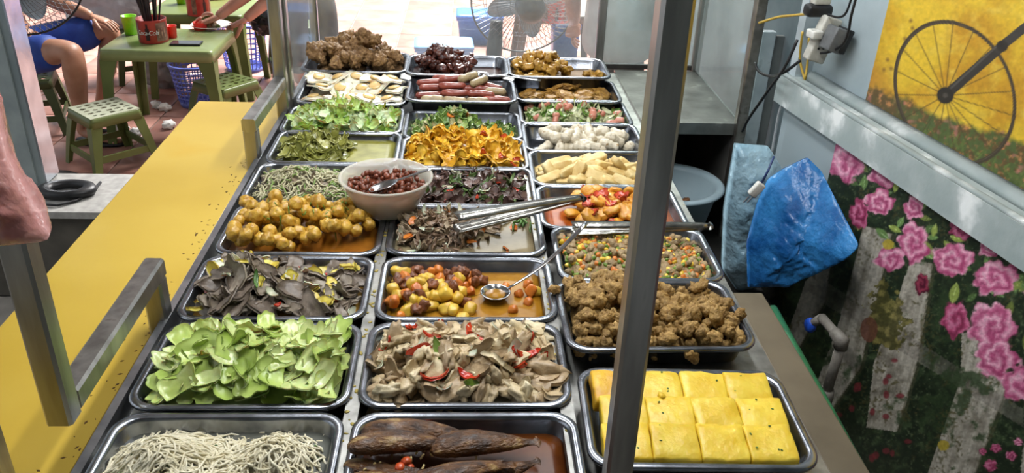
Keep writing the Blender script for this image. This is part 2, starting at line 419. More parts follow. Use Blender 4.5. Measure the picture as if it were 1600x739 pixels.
def paint_up(px, py, S, Z):
    g = fbm(px, py, 1/60., 103, 5); g2 = fbm(px, py, 1/16., 113, 4)
    C = np.zeros(px.shape+(3,))+H('d3b02f'); C = mixc(C, H('b98a22'), np.clip((g-.42)*3.2, 0, 1)); C = mixc(C, H('e0c658'), np.clip((.5-g2)*2.2, 0, 1)*.7)
    gl = 215+(px-1340)*.52+(g2-.5)*40   # ground line in the print
    dist = gl-py
    C = mixc(C, H('b0602a'), np.clip(1-dist/ (60+60*g), 0, 1)*.75)
    C = mixc(C, H('a4702a'), np.clip(1-np.hypot((px-1350)/60, (py-130)/70), 0, 1)*.8)
    gm = np.clip((py-(126+(px-1340)*.36)+(g2-.5)*30)/12, 0, 1)
    lf = fbm(px, py, 1/5., 123, 3); lf2 = fbm(px, py, 1/7., 133, 3)
    gc = mixc(np.zeros(px.shape+(3,))+H('5f4c2c'), H('a87448'), np.clip((lf-.5)*4, 0, 1)); gc = mixc(gc, H('4a5a30'), np.clip((lf2-.42)*6, 0, 1)*np.clip((px-1370)/70, .15, 1))
    gc = mixc(gc, H('b5706c'), np.clip((vnoise(px, py, 1/9., 143)-.78)*8, 0, 1)*.6)
    C = mixc(C, gc, gm)
    rg = np.random.default_rng(9)
    for k in range(90):   # grass blades
        x0 = rg.uniform(1430, 1640); y0 = 170+(x0-1340)*.40+rg.uniform(-8, 40); a = rg.uniform(-1.0, 1.0); L_ = rg.uniform(16, 46)
        x1, y1 = x0+math.sin(a)*L_, y0-math.cos(a)*L_
        t = np.clip(((px-x0)*(x1-x0)+(py-y0)*(y1-y0))/L_**2, 0, 1); d = np.hypot(px-x0-t*(x1-x0)-5*np.sin(a)*t*t, py-y0-t*(y1-y0))
        C = mixc(C, H('4d5c2c')*rg.uniform(.8, 1.3), np.clip(2.4*(1-t)+.4-d, 0, 1)*.85)
    for k in range(9):
        x, y = rg.uniform(1355, 1440), rg.uniform(20, 130); d = np.hypot((px-x)/3.5, (py-y)/4); C = mixc(C, H('6a4a24'), np.clip(1.2-d, 0, 1)*.7)
    dx, dy = px-1492, py-145; Sx, Sy, Sxy = 9165., 12925., 1900.; det = Sx*Sy-Sxy**2
    q = np.sqrt((Sy*dx*dx-2*Sxy*dx*dy+Sx*dy*dy)/det)
    def seg(C, a, b, w, col, al=1.):
        L2 = (b[0]-a[0])**2+(b[1]-a[1])**2; t = np.clip(((px-a[0])*(b[0]-a[0])+(py-a[1])*(b[1]-a[1]))/L2, 0, 1)
        d = np.hypot(px-a[0]-t*(b[0]-a[0]), py-a[1]-t*(b[1]-a[1])); return mixc(C, col, np.clip(w-d+.5, 0, 1)*al)
    hub = (1477, 149)
    Lc = np.linalg.cholesky(np.array([[Sx, Sxy], [Sxy, Sy]]))
    for k in range(18):
        a = 2*PI*k/18+.15; e = Lc @ np.array([math.cos(a), math.sin(a)]); C = seg(C, hub, (1492+e[0], 145+e[1]), .85, H('4a3a22'), .6)
    ring = np.clip(1-np.abs(q-.975)/.034, 0, 1); C = mixc(C, H('3d3429'), np.clip(ring*3, 0, 1)); C = mixc(C, H('6c5f4c'), np.clip(1-np.abs(q-.965)/.008, 0, 1)*.6)
    C = seg(C, hub, (1566, 72), 7.5, H('33302c')); C = seg(C, (1560, 76), (1640, 12), 7, H('3a3733')); C = seg(C, (1480, 143), (1562, 68), 1.6, H('55524c'), .8)
    d = np.hypot(px-1477, py-149); C = mixc(C, H('2a2723'), np.clip((14-d)/2, 0, 1)); C = mixc(C, H('57524a'), np.clip((5-d)/2, 0, 1)*.7)
    d = np.hypot(px-1566, py-72); C = mixc(C, H('2a2723'), np.clip((10-d)/2, 0, 1))
    return C*(.9+.2*lf[..., None])
upm = mural('bicycle_mural', .272, 1.75, .99+.021, 1.62, -.0835, .0026, paint_up)
tag(upm, 'yellow printed mural of an old bicycle wheel above the grey ledge', 'mural')

# ------------------------------------------------------------------ lamps of the stall (tubes above the food, out of view)
def tube_lamp(loc, rz, length, power, label):
    t = thing('tube_lamp', label, 'lamp', loc, rz)
    bevbox(-.025, .025, -length/2, length/2, 0, .05, .006).o('housing', WHITEP, t)
    em = bpy.data.materials.get('tube_glow') or bpy.data.materials.new('tube_glow'); em.use_nodes = True
    bs = em.node_tree.nodes['Principled BSDF']; bs.inputs['Emission Color'].default_value = (.95, .98, 1, 1); bs.inputs['Emission Strength'].default_value = 8
    MB().tube([(0, -length/2+.02, -.016), (0, length/2-.02, -.016)], .013, 12).o('tube', em, t, True)
    l = area('tube_light', (0, 0, -.035), (.12, length), power, (.96, .98, 1)); l.parent = t
    MB().tube([(0, -length*.3, .05), (0, -length*.3, .5)], .003, 6).o('wire', BLACK, t); MB().tube([(0, length*.3, .05), (0, length*.3, .5)], .003, 6).o('wire', BLACK, t)
tube_lamp((-.30, 1.75, 2.15), 0, 1.6, 15.5, 'left of the two tube lamps hanging above the food trays')
tube_lamp((.36, 1.75, 2.15), 0, 1.6, 15.5, 'right of the two tube lamps hanging above the food trays')

# ------------------------------------------------------------------ food counter
fc = thing('food_counter', 'long stainless steel counter that carries the rows of food trays', 'counter', (0, 0, 0))
MB().box(-.548, .572, .80, 3.10, .735, .75).o('top', STEELD, fc)
for x in (-.171, .171): MB().box(x-.011, x+.011, .82, 2.46, .75, .7925).o('divider', STEELD, fc)
MB().box(-.548, -.534, .80, 3.1, .75, .7925).o('side_rail', STEEL, fc)
MB().box(-.545, .56, .80, .82, .05, .735).o('front_panel', STEELD, fc)
MB().box(.552, .566, .82, 3.08, .05, .735).o('side_panel', DARK, fc)
for x in (-.52, .53):
    for y in (.84, 3.06): MB().bar((x, y, 0), (x, y, .735), .035).o('leg', STEEL, fc)
MB().box(.572, .895, 2.515, 3.10, .722, .760).o('shelf', M('worn_steel', '6f6d68', '8f8d87', scale=14, rough=.3, metal=.8, bump=.05, bscale=80, c3='c4c2bb', detail=8), fc)
MB().box(.566, .885, 2.2, 3.08, .34, .36).o('lower_shelf', DARK, fc)
MB().box(.872, .882, 2.53, 3.08, .05, .722).o('end_panel', M('grey_panel', '5d5c58', '74726c', scale=8, rough=.5, metal=.4), fc)
MB().box(.566, .875, 3.085, 3.095, .05, .722).o('back_panel', DARK, fc)
wb = tag(bevbox(.574, .640, .74, 1.5, .725, .745, .003).o('wooden_board', M('brown_board', '5d5341', '6f6450', scale=8, rough=.6, bump=.05)), 'dull brown board beside the omelette tray', 'board')

# ------------------------------------------------------------------ yellow counter
yc = thing('yellow_counter', 'yellow painted serving board along the left side of the food trays', 'counter', (0, 0, 0))
bevbox(-.852, -.566, .45, 2.645, .735, .76, .004).o('board', YEL, yc)
MB().box(-.84, -.825, .47, 2.6, .35, .735).o('front_panel', M('brown_panel', '6b5a30', '7d6b3a', scale=6, rough=.6), yc)
for y in (.5, 1.5, 2.58): MB().bar((-.6, y, 0), (-.6, y, .735), .035).o('leg', STEELD, yc); 
for y in (.5, 2.58): MB().bar((-.8, y, 0), (-.8, y, .735), .035).o('leg', STEELD, yc)
# flakes of dirt on the board edge
b = MB(); rr = random.Random(3)
for k in range(90):
    y = rr.uniform(.9, 2.3); x = -.572-abs(rr.gauss(0, .022)); s = rr.uniform(.001, .0035); a = rr.uniform(0, PI)
    b.loops([[(x+math.cos(a+q*PI/2)*s*(1.6 if q % 2 else .8)*(1-.4*h), y+math.sin(a+q*PI/2)*s*(1.6 if q % 2 else .8)*(1-.4*h), .760+h*.0008) for q in range(4)] for h in (0, 1)])
ds = b.o('food_crumbs', M('crumbs', '4a3213', '6b4a1c', rough=.7), None, True); tag(ds, 'dark crumbs scattered on the edge of the yellow board', 'crumbs', None, 'stuff')

# ------------------------------------------------------------------ stall frame
TUB = M('tube_steel', '8f8d88', 'b5b3ae', scale=30, rough=.34, metal=.95, bump=.03, bscale=90, var=.02, c3='7a7568', stretch=(1, 1, .15))
sf = thing('stall_frame', 'stainless steel tube frame with glass panes around the food counter', 'frame')
w = .036
MB().bar((-.553, .952, .867), (-.553, .952, 2.28), w).o('post', TUB, sf)
MB().bar((-.553, .9705, .885), (-.553, 1.348, .885), w).o('rail', TUB, sf)
MB().bar((-.553, 1.33, .7605), (-.553, 1.33, .867), w).o('post', TUB, sf)
MB().bar((-.655, .93, .7605), (-.655, .93, 2.3), w).o('post', TUB, sf)
MB().bar((-.553, 2.102, .7605), (-.553, 2.102, .867), w).o('post', TUB, sf)
MB().bar((-.553, 2.084, .885), (-.546, 2.4565, .885), w).o('rail', TUB, sf)
MB().bar((-.545, 2.475, .75), (-.545, 2.475, 2.3), w).o('post', TUB, sf)
MB().bar((-.54, 2.535, .75), (-.54, 2.535, 2.3), w).o('post', TUB, sf)
MB().bar((.217, .868, .75), (.217, .868, 2.3), w).o('post', TUB, sf)
for x, y, z in ((-.548, 3.12, .735), (.513, 3.12, .735), (.888, 3.12, .05)):
    MB().bar((x, y, z), (x, y, 2.3), .03).o('post', TUB, sf)
MB().bar((.889, 2.515, 0), (.889, 2.515, 2.3), .034).o('post', M('post_steel', '77726b', '97928a', scale=30, rough=.3, metal=.9, bump=.03, bscale=90, c3='5d574e'), sf)
MB().bar((.528, 3.12, .768), (.873, 3.12, .768), .018).o('rail', DARK, sf)
MB().bar((-.53, 3.12, .768), (.498, 3.12, .768), .018).o('rail', DARK, sf)
for a, b_ in (((-.553, .93, 2.3), (-.553, 3.12, 2.3)), ((.889, .87, 2.3), (.889, 3.12, 2.3)), ((-.553, 3.12, 2.3), (.889, 3.12, 2.3)), ((-.655, .87, 2.3), (.889, .87, 2.3))):
    MB().bar(a, b_, .036).o('rail', TUB, sf)
GL = glassy('foggy_glass', (.96, .98, .98), .13, .04); GL2 = glassy('side_glass', (.88, .95, .93), .16, .10)
MB().box(-.532, .497, 3.117, 3.122, .778, 2.28).o('glass_pane', GL, sf)
MB().box(.529, .872, 3.117, 3.122, .778, 2.28).o('glass_pane', GL2, sf)
MB().box(.886, .891, 2.534, 3.103, .762, 2.28).o('glass_pane', GL2, sf)
MB().box(-.545, -.540, 2.555, 3.103, .795, 2.28).o('glass_pane', GL, sf)
# ------------------------------------------------------------------ dining area: stools and tables
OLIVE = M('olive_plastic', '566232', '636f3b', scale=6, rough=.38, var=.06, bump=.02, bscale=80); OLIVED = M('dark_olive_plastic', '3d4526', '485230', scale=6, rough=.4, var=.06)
PALE = M('pale_seat_print', '9fa38c', 'adb19b', scale=30, rough=.45)
def holed_top(hw, z, th, holes, n=52):
    """square plate with elliptical holes cut through (grid cells removed and walled)"""
    cell = 2*hw/n; inside = lambda x, y: any(((x-a)/ra)**2+((y-b)/rb)**2 < 1 for a, b, ra, rb in holes)
    keep = [[not inside(-hw+(i+.5)*cell, -hw+(j+.5)*cell) for j in range(n)] for i in range(n)]
    g = MB()
    for i in range(n):
        for j in range(n):
            if not keep[i][j]: continue
            x0, x1, y0, y1 = -hw+i*cell, -hw+(i+1)*cell, -hw+j*cell, -hw+(j+1)*cell
            g.add([(x0, y0, z), (x1, y0, z), (x1, y1, z), (x0, y1, z), (x0, y0, z-th), (x1, y0, z-th), (x1, y1, z-th), (x0, y1, z-th)], [(0, 1, 2, 3), (7, 6, 5, 4)])
            k = len(g.v)-8
            for di, dj, q in ((-1, 0, (3, 7, 4, 0)), (1, 0, (1, 5, 6, 2)), (0, -1, (0, 4, 5, 1)), (0, 1, (2, 6, 7, 3))):
                a, b = i+di, j+dj
                if not (0 <= a < n and 0 <= b < n) or not keep[a][b]: g.f.append(tuple(k+c for c in q))
    return g
rr = random.Random(2); HOLES = []
for i in range(5):
    for j in range(5): HOLES.append((-.084+i*.042+rr.uniform(-.005, .005), -.084+j*.042+rr.uniform(-.005, .005), rr.uniform(.010, .017), rr.uniform(.007, .012)))
def stool(loc, rz, label, h=.28, w=.122, foot=.165, mat=OLIVE, seat=None, detail=True, group='plastic stools'):
    t = thing('plastic_stool', label, 'stool', loc, rz, group)
    if detail:
        s = holed_top(w-.004, h+.0015, .004, HOLES).o('seat_plate', seat or mat, t)
        L = [rrect(w+d, w+d, .02, z) for d, z in ((-.010, h-.003), (-.004, h), (0, h-.004), (.008, h-.045), (.006, h-.045), (-.004, h-.008), (-.010, h-.007))]
        MB().loops(L, caps=False).o('seat_rim', mat, t, True)
    else:
        MB().loops([rrect(w+d, w+d, .02, z) for d, z in ((.006, h-.05), (0, h-.004), (-.006, h))]).o('seat', mat, t, True)
    for sx, sy in ((1, 1), (-1, 1), (-1, -1), (1, -1)):
        lp = []
        for k, (q, z) in enumerate(((w+.004, h-.04), ((w+foot)/2, h*.5), (foot, 0))):
            ww = .052-.010*k; c = q-ww/2+.002
            a = q; lp.append([(sx*a, sy*a, z), (sx*(a-ww), sy*a, z), (sx*(a-ww), sy*(a-.006), z), (sx*(a-.008), sy*(a-.008), z), (sx*(a-.006), sy*(a-ww), z), (sx*a, sy*(a-ww), z)])
            if sx*sy < 0: lp[-1] = lp[-1][::-1]
        MB().loops(lp).o('leg', mat, t)
    q = w+(foot-w)*.62; z = h*.30
    for a in range(4):
        R_ = Matrix.Rotation(a*PI/2, 4, 'Z'); g = MB().box(-q+.02, q-.02, q-.012, q-.002, z-.016, z+.016); g.xf(R_).o('stretcher', mat, t)
    return t
stool((-1.715, 3.93, 0), .80, 'olive stool with a pale spotted seat standing in front of the low table', seat=PALE)
stool((-1.262, 4.40, 0), .95, 'olive stool tucked under the right side of the low table')
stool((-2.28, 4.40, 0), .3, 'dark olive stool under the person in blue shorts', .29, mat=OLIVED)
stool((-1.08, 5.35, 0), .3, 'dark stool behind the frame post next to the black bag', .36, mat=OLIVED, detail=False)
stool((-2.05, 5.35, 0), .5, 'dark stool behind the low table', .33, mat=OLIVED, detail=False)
def low_table(loc, hx, hy, h, label, mat=OLIVE, topm=None):
    t = thing('low_table', label, 'table', loc, 0)
    MB().loops([rrect(hx+d, hy+d, .025, z) for d, z in ((.008, h-.055), (.003, h-.012), (.0, h-.003), (-.006, h))]).o('tabletop', topm or mat, t, True)
    for sx, sy in ((1, 1), (-1, 1), (-1, -1), (1, -1)):
        lp = []
        for k, (e, ww, z) in enumerate(((.004, .085, h-.05), (.008, .055, h*.72), (.02, .046, h*.35), (.03, .042, 0))):
            ax, ay = hx+e, hy+e; q = [(sx*ax, sy*ay, z), (sx*(ax-ww), sy*ay, z), (sx*(ax-ww), sy*(ay-.012), z), (sx*(ax-.012), sy*(ay-.012), z), (sx*(ax-.012), sy*(ay-ww), z), (sx*ax, sy*(ay-ww), z)]
            lp.append(q if sx*sy > 0 else q[::-1])
        MB().loops(lp).o('leg', mat, t)
    return t
low_table((-1.515, 4.385, 0), .272, .225, .50, 'low olive plastic table with chopsticks and a plate of food', topm=M('olive_top', '717d4e', '828e5e', scale=6, rough=.25, var=0))
low_table((-1.55, 5.15, 0), .27, .22, .50, 'low olive table behind the first one')
low_table((.62, 5.75, 0), .25, .25, .42, 'grey low table behind the fan', M('grey_plastic', '6d675f', '7b756c', rough=.5))
# ---- table ware
TZ = .501
CANR = M('red_tin', '9a2a24', 'ad3a30', scale=20, rough=.35, coat=.2, var=0); CANP = M('tin_picture', '5a3a30', '8a6a58', scale=28, rough=.4, c3='a88a74', var=0); WHT = M('white_print', 'e6e2dc', 'efece6', rough=.5, var=0)
def tin(loc, label, r=.072, h=.115, rz=0, text=True):
    t = thing('chopstick_tin', label, 'tin', loc, rz)
    MB().lathe([(.001, .003), (r-.003, .003), (r-.003, h), (r, h+.001), (r+.001, h), (r, h-.004), (r, .004), (r-.002, 0), (.001, 0)], 40).o('body', CANR, t, True)
    def panel(a0, a1, z0, z1, off, name, mat):
        n = 10; P = [[((r+off)*math.cos(a0+(a1-a0)*i/n), (r+off)*math.sin(a0+(a1-a0)*i/n), z) for z in (z0, z1)] for i in range(n+1)]
        Q = [[((r+off-.0006)*math.cos(a0+(a1-a0)*i/n), (r+off-.0006)*math.sin(a0+(a1-a0)*i/n), z) for z in (z0, z1)] for i in range(n+1)]
        g = MB().grid(P); g.grid([q[::-1] for q in Q]); return g.o(name, mat, t, True)
    panel(-1.05, -.15, .012, h-.012, .0010, 'picture_panel', CANP); panel(-2.75, -2.35, .012, h-.012, .0010, 'picture_panel', CANP)
    for k in range(3): panel(-.92+k*.22, -.82+k*.22, .03, .075, .0016, 'printed_figure', M('figure_print', 'b08a70', '7a4a3a', scale=60, rough=.4))
    panel(-1.78, -1.52, .018, .078, .0012, 'printed_bottle', M('dark_print', '2a1512', '351a16', rough=.4)); panel(-1.72, -1.58, .078, .10, .0012, 'printed_bottle', MATS['dark_print'])
    if text:
        cu = bpy.data.curves.new('lettering', 'FONT'); cu.body = 'Coca-Cola'; cu.size = .040; cu.align_x = 'CENTER'; cu.shear = .25; cu.extrude = .0
        o = bpy.data.objects.new('lettering', cu); COL.objects.link(o); dg = bpy.context.evaluated_depsgraph_get(); me = bpy.data.meshes.new_from_object(o.evaluated_get(dg)); bpy.data.objects.remove(o)
        bm = bmesh.new(); bm.from_mesh(me); bmesh.ops.triangulate(bm, faces=bm.faces[:]); bmesh.ops.subdivide_edges(bm, edges=bm.edges[:], cuts=1)
        ex = bmesh.ops.extrude_face_region(bm, geom=bm.faces[:])
        for v in ex['geom']:
            if isinstance(v, bmesh.types.BMVert): v.co.z += .0006
        for v in bm.verts:
            a = -1.65+v.co.x*.62/r; q = r+.0018+v.co.z; v.co = Vector((q*math.cos(a), q*math.sin(a), .046+v.co.y*.8))
        bm.to_mesh(me); bm.free(); me.materials.clear(); me.materials.append(WHT); obj('lettering', me, t)
    return t
tp = at(238, 66, Z=TZ); tp.y += .03
tin((tp.x, tp.y, TZ), 'red printed tin full of black chopsticks on the low table', rz=.05)
rr = random.Random(6); cm_ = MB().tube([(0, 0, 0), (0, 0, .25)], [.0036, .0048], 6).me('chopstick', BLACK, False)
for k in range(26):
    a = rr.uniform(0, 2*PI); q = rr.uniform(.01, .045); la = rr.uniform(.05, .24); aa = a+rr.gauss(0, .4)
    tag(obj('chopstick', cm_, None, (tp.x+q*math.cos(a)*.5, tp.y+q*math.sin(a)*.5, TZ+.006), (-la*math.sin(aa), la*math.cos(aa), 0)), 'black plastic chopstick standing in the red tin', 'chopstick', 'chopsticks in the red tin')
def cup(loc, r0, r1, h, mat, label):
    b = MB().lathe([(.001, 0), (r0, 0), (r1, h), (r1+.002, h+.001), (r1-.002, h), (r0-.002, .004), (.001, .004)], 24).o('cup', mat, None, True, loc); tag(b, label, 'cup'); return b
GRC = M('lime_plastic', '7ccb1e', '8ad730', rough=.3, sss=.2, var=0); RDC = M('red_plastic', 'd8342c', 'e0433a', rough=.3, sss=.2, var=0)
p = at(206, 56, Z=TZ); cup((p.x-.015, p.y+.035, TZ), .030, .038, .095, GRC, 'lime green plastic cup beside the red tin')
p = at(268, 60, Z=TZ); cup((p.x, p.y+.02, TZ), .022, .026, .06, RDC, 'small orange red cup behind the phone')
p = at(273, 14, Z=TZ); cup((p.x, p.y+.15, TZ), .03, .036, .09, GRC, 'lime green cup at the far edge of the low table')
p = at(290, 70, Z=TZ); ph = thing('phone', 'black phone lying on the front edge of the low table', 'phone', (p.x, p.y+.015, TZ), .04)
bevbox(-.075, .075, -.037, .037, 0, .009, .003).o('body', BLACK, ph); MB().box(-.070, .070, -.033, .033, .009, .0096).o('screen', M('phone_glass', '3a3d40', '4a4d50', rough=.08, var=0, coat=.5), ph)
p = at(330, 42, Z=TZ); pc = (p.x, p.y, TZ)
pl = MB().lathe([(.001, 0), (.06, 0), (.105, .014), (.107, .016), (.104, .0165), (.06, .004), (.001, .003)], 40).o('plate', M('white_ceramic', 'dcd9d2', 'e6e3dc', rough=.2, var=0), None, True, pc); tag(pl, 'white plate of noodles and meat on the low table', 'plate')
PFM = [M('plate_food_a', '8a5a34', 'b5875a', scale=60, rough=.4, coat=.2), M('plate_food_b', 'b8a888', 'd0c4a8', scale=60, rough=.4), M('plate_food_c', '5a7038', '7a8f50', scale=60, rough=.4)]
rr = random.Random(15)
for k in range(22):
    a, q = rr.uniform(0, 6.28), rr.uniform(0, .065); tag(obj('food_morsel', lump('food_morsel', PFM[k % 3], .020, .014, .010, k, .35, 1.5, .1, 4, 2), None, (pc[0]+q*math.cos(a), pc[1]+q*math.sin(a), TZ+.014+.016*rr.random()*(1-q/.07)), (rr.random(), rr.random(), rr.random()*6)), 'small food morsel on the white plate', 'food', 'food on the white plate')
p = at(308, 30, Z=TZ); tin((p.x-.02, p.y+.12, TZ), 'second red printed tin behind the plate', .065, .12, .9, False)
p = at(318, 5, Z=TZ); tag(MB().lathe([(.001, 0), (.09, 0), (.12, .06), (.124, .062), (.118, .062), (.088, .006), (.001, .006)], 32).o('red_basin', RDC, None, True, (p.x+.02, p.y+.22, TZ)), 'red plastic basin at the back of the low table', 'basin')
p = at(300, 12, Z=TZ); tag(lump('tissue', M('tissue_white', 'dcdad6', 'e8e6e2', rough=.8), .03, .02, .05, 3, .5, 2, .2, 4, 3) and obj('paper_tissue', lump('paper_tissue', MATS['tissue_white'], .03, .02, .045, 3, .5, 2, .2, 4, 3), None, (p.x, p.y+.1, TZ+.05)), 'white paper tissue pulled up behind the red cup', 'tissue')
# ---- woven plastic baskets
BLU = M('violet_blue_plastic', '5a68b8', '6a78c6', rough=.4, var=.05)
def basket(loc, r0, r1, h, label):
    t = thing('waste_basket', label, 'basket', loc, 0, 'lattice waste baskets')
    L = lambda z: r0+(r1-r0)*z/h
    MB().lathe([(L(h)-.004, h-.015), (L(h)+.008, h-.012), (L(h)+.010, h), (L(h)-.004, h+.002)], 32, close=True).o('rim', BLU, t, True)
    MB().lathe([(.001, 0), (r0, 0), (L(.03), .03), (L(.03)-.003, .03), (r0-.003, .004), (.001, .004)], 32).o('base', BLU, t, True)
    g = MB()
    for k in range(26):
        a = 2*PI*k/26; g.tube([(L(z)*math.cos(a), L(z)*math.sin(a), z) for z in (.028, h*.5, h-.012)], .0035, 4)
    for q in range(1, 8):
        z = .03+(h-.045)*q/8; g.lathe([(L(z)-.002, z-.003), (L(z)+.003, z-.003), (L(z)+.003, z+.003), (L(z)-.002, z+.003)], 26, close=True)
    g.o('lattice', BLU, t); return t
basket((-1.56, 4.83, 0), .095, .13, .25, 'violet blue lattice basket under the low table')
basket((-1.45, 5.56, 0), .12, .155, .32, 'violet blue lattice basket behind the low table')
# ---- tissues on the floor
for k, (x, y) in enumerate(((190, 205), (212, 212), (245, 168), (258, 172), (264, 200))):
    p = at(x, y, Z=0); tag(obj('crumpled_tissue', lump('crumpled_tissue', MATS['tissue_white'], .04, .03, .025, k+2, .6, 2.2, .35, 5, 3), None, (p.x, p.y, .018), (0, 0, k), .9), ['crumpled white tissue on the floor behind the front stool', 'crumpled white tissue touching the stool leg', 'crumpled white tissue near the blue basket', 'crumpled white tissue beside another near the basket', 'crumpled white tissue alone near the yellow board'][k], 'tissue', 'crumpled tissues on the floor')
p = at(172, 4, Y=5.3); tag(obj('cloth_bag', lump('cloth_bag', M('pale_cloth', 'a9a9ac', 'bdbdc0', scale=14, rough=.8, bump=.4, bscale=30), .26, .12, .16, 4, .4, 1.6, .15, 5, 4), None, (p.x, p.y, p.z)), 'pale grey cloth bag on the stool behind the low table', 'bag')
p = at(250, 118, Z=.1); tag(obj('plastic_sack', lump('plastic_sack', M('grey_sack', '7f7d7a', '95938f', scale=14, rough=.5, bump=.4, bscale=30), .14, .10, .13, 6, .4, 1.6, .2, 5, 4), None, (p.x, p.y+.1, .12)), 'crumpled grey plastic sack on the floor behind the low table', 'bag')
# ---- fans
def ring(R_, r, n=48, rot=None, c=(0, 0, 0), seg=6):
    g = MB(); g.lathe([(R_+r*math.cos(2*PI*k/seg), r*math.sin(2*PI*k/seg)) for k in range(seg)], n, close=True)
    return g
def fan(base, zc, label, yaw, R_=.235, lean=0.0, head=(0, 0)):
    t = thing('standing_fan', label, 'fan', base, 0)
    MB().lathe([(.001, 0), (.17, 0), (.18, .012), (.12, .03), (.035, .05), (.03, .06), (.001, .06)], 32).o('base', BLACK, t, True)
    MB().tube([(0, 0, .05), (0, 0, zc-.25)], .016, 12).o('pole', BLACK, t, True)
    MB().tube([(0, 0, zc-.42), (0, 0, zc-.25), (.01, 0, zc-.1)], [.036, .04, .03], 12).o('control_box', BLACK, t, True)
    d = MB().lathe([(.001, 0), (.020, 0), (.020, .004), (.001, .004)], 20); d.xf(Matrix.Translation((0, -.039, zc-.30)) @ Matrix.Rotation(PI/2, 4, 'X')).o('red_badge', M('badge_red', 'a8382c', 'b8483a', rough=.4), t)
    Rm_ = Matrix.Translation((head[0], head[1], zc)) @ Matrix.Rotation(yaw, 4, 'Z') @ Matrix.Rotation(PI/2+lean, 4, 'X')
    MB().lathe([(.001, -.02), (.05, -.02), (.07, .02), (.065, .10), (.03, .14), (.001, .14)], 24).xf(Rm_).o('motor', BLACK, t, True)
    ring(R_, .0045).xf(Rm_ @ Matrix.Translation((0, 0, -.06))).o('guard_ring', BLACK, t, True)
    g = MB()
    for s_ in (-1, 1):
        for k in range(60):
            a = 2*PI*k/60; pts = []
            for q in range(7):
                u = q/6; rad = .04+(R_-.04)*u; z = -.06+s_*(.075*(1-u**2.2)); b = a+s_*.35*u; pts.append((rad*math.cos(b), rad*math.sin(b), z))
            g.tube(pts, .0016, 3, False)
        for rd in (.09, .15, .2): 
            z = -.06+s_*(.075*(1-((rd-.04)/(R_-.04))**2.2)); g2 = ring(rd, .0013, 40, seg=3); g2.v = [(x, y, zz+z) for x, y, zz in g2.v]; g.add(g2.v, g2.f)
    g.xf(Rm_).o('guard', M('guard_wire', '6a6a6c', '7a7a7c', rough=.4, metal=.5), t, True)
    for k in range(4):
        b_ = sheet('blade', M('fan_blade', '8a96a0', '9aa6b0', rough=.3, var=0), .055, .085, k, curl=.2, twist=.5, wave=0, th=.003, rough=.05)
        o = obj('blade', b_, t); o.matrix_local = Rm_ @ Matrix.Rotation(k*PI/2+.3, 4, 'Z') @ Matrix.Translation((0, .11, -.06))
fan((.15, 4.10, 0), .80, 'black standing fan behind the glass with round wire guard', .15, .265, .12, (.155, -.06))
fan((-1.93, 3.62, 0), .955, 'standing fan at the left whose wire guard covers the person in shorts', .35, .25, 0, (.12, -.05))
# ---- blue boxes on the floor behind the glass
BLB = M('blue_plastic', '3566b8', '4678c8', rough=.4, var=.08)
def bin_(name, loc, hx, hy, h, rz, label, mat=BLB, cat='box'):
    t = thing(name, label, cat, loc, rz)
    MB().loops([rrect(hx*k, hy*k, .03, z) for k, z in ((.86, 0), (.97, h-.02), (1.03, h-.02), (1.03, h), (.96, h), (.95, h-.006), (.84, .01))]).o('body', mat, t, True)
    MB().loops([rrect(hx*k, hy*k, .03, z) for k, z in ((1.0, h-.004), (1.05, h+.002), (1.04, h+.02), (.9, h+.028))]).o('lid', mat, t, True)
p = at(700, 92, Z=0); bin_('storage_box', (p.x-.03, p.y, 0), .20, .14, .10, .05, 'low blue lidded box on the floor behind the glazed ribs', M('pale_blue_plastic', '6f9fd8', '80aee2', rough=.4))
p = at(745, 72, Z=0); bin_('storage_box', (p.x+.02, p.y+.15, 0), .17, .14, .20, .0, 'taller blue lidded box next to the fan pole')
p = at(880, 92, Z=0); bin_('storage_box', (p.x, p.y, 0), .10, .12, .26, .0, 'narrow blue box under the grey low table')
p = at(505, 70, Z=0); bin_('storage_box', (p.x-.15, p.y+.2, 0), .12, .12, .26, .2, 'dark blue box behind the fried chicken', M('navy_plastic', '28406a', '34507c', rough=.4))
p = at(868, 36, Z=.42); tin((p.x, p.y+.05, .421), 'red printed tin on the grey low table behind the fan', .085, .15, .1, True)
p = at(880, -5, Z=.42); 
# black plastic bag hanging from the stool
p = at(412, 60, Y=5.0); tag(obj('black_bag', lump('black_bag', M('black_film', '17171a', '26262a', rough=.3, coat=.3), .10, .07, .10, 5, .5, 1.8, .25, 5, 4), None, (p.x, p.y+.2, p.z+.06)), 'crumpled black plastic bag hanging behind the frame post', 'bag')

# ------------------------------------------------------------------ left steel cabinet on a low ledge
lg = thing('stone_ledge', 'low grey ledge with a dark front beside the yellow board', 'ledge')
MB().box(-2.6, -1.05, 2.655, 2.985, .325, .35).o('slab', M('grey_slab', '8a8884', 'a2a09b', scale=30, rough=.5, bump=.05), lg); MB().box(-2.58, -1.07, 2.68, 2.98, 0, .325).o('front', M('dark_stone', '4a463f', '5d584f', scale=10, rough=.7), lg)
sc_ = thing('steel_cabinet', 'tall grey steel cabinet standing on the ledge at the left', 'cabinet')
MB().box(-2.5, -1.515, 2.875, 2.975, .351, 2.3).o('body', M('grey_steel', '7f8a8c', '939d9e', scale=6, rough=.35, metal=.35, bump=.04, bscale=50), sc_)
MB().box(-1.82, -1.54, 2.868, 2.875, .36, 2.28).o('door', M('door_steel', '8b9596', 'a0a9a8', scale=10, rough=.4, metal=.3, bump=.05, c3='7a7d74'), sc_)
MB().box(-1.845, -1.83, 2.864, 2.875, .36, 2.28).o('seal', BLACK, sc_)
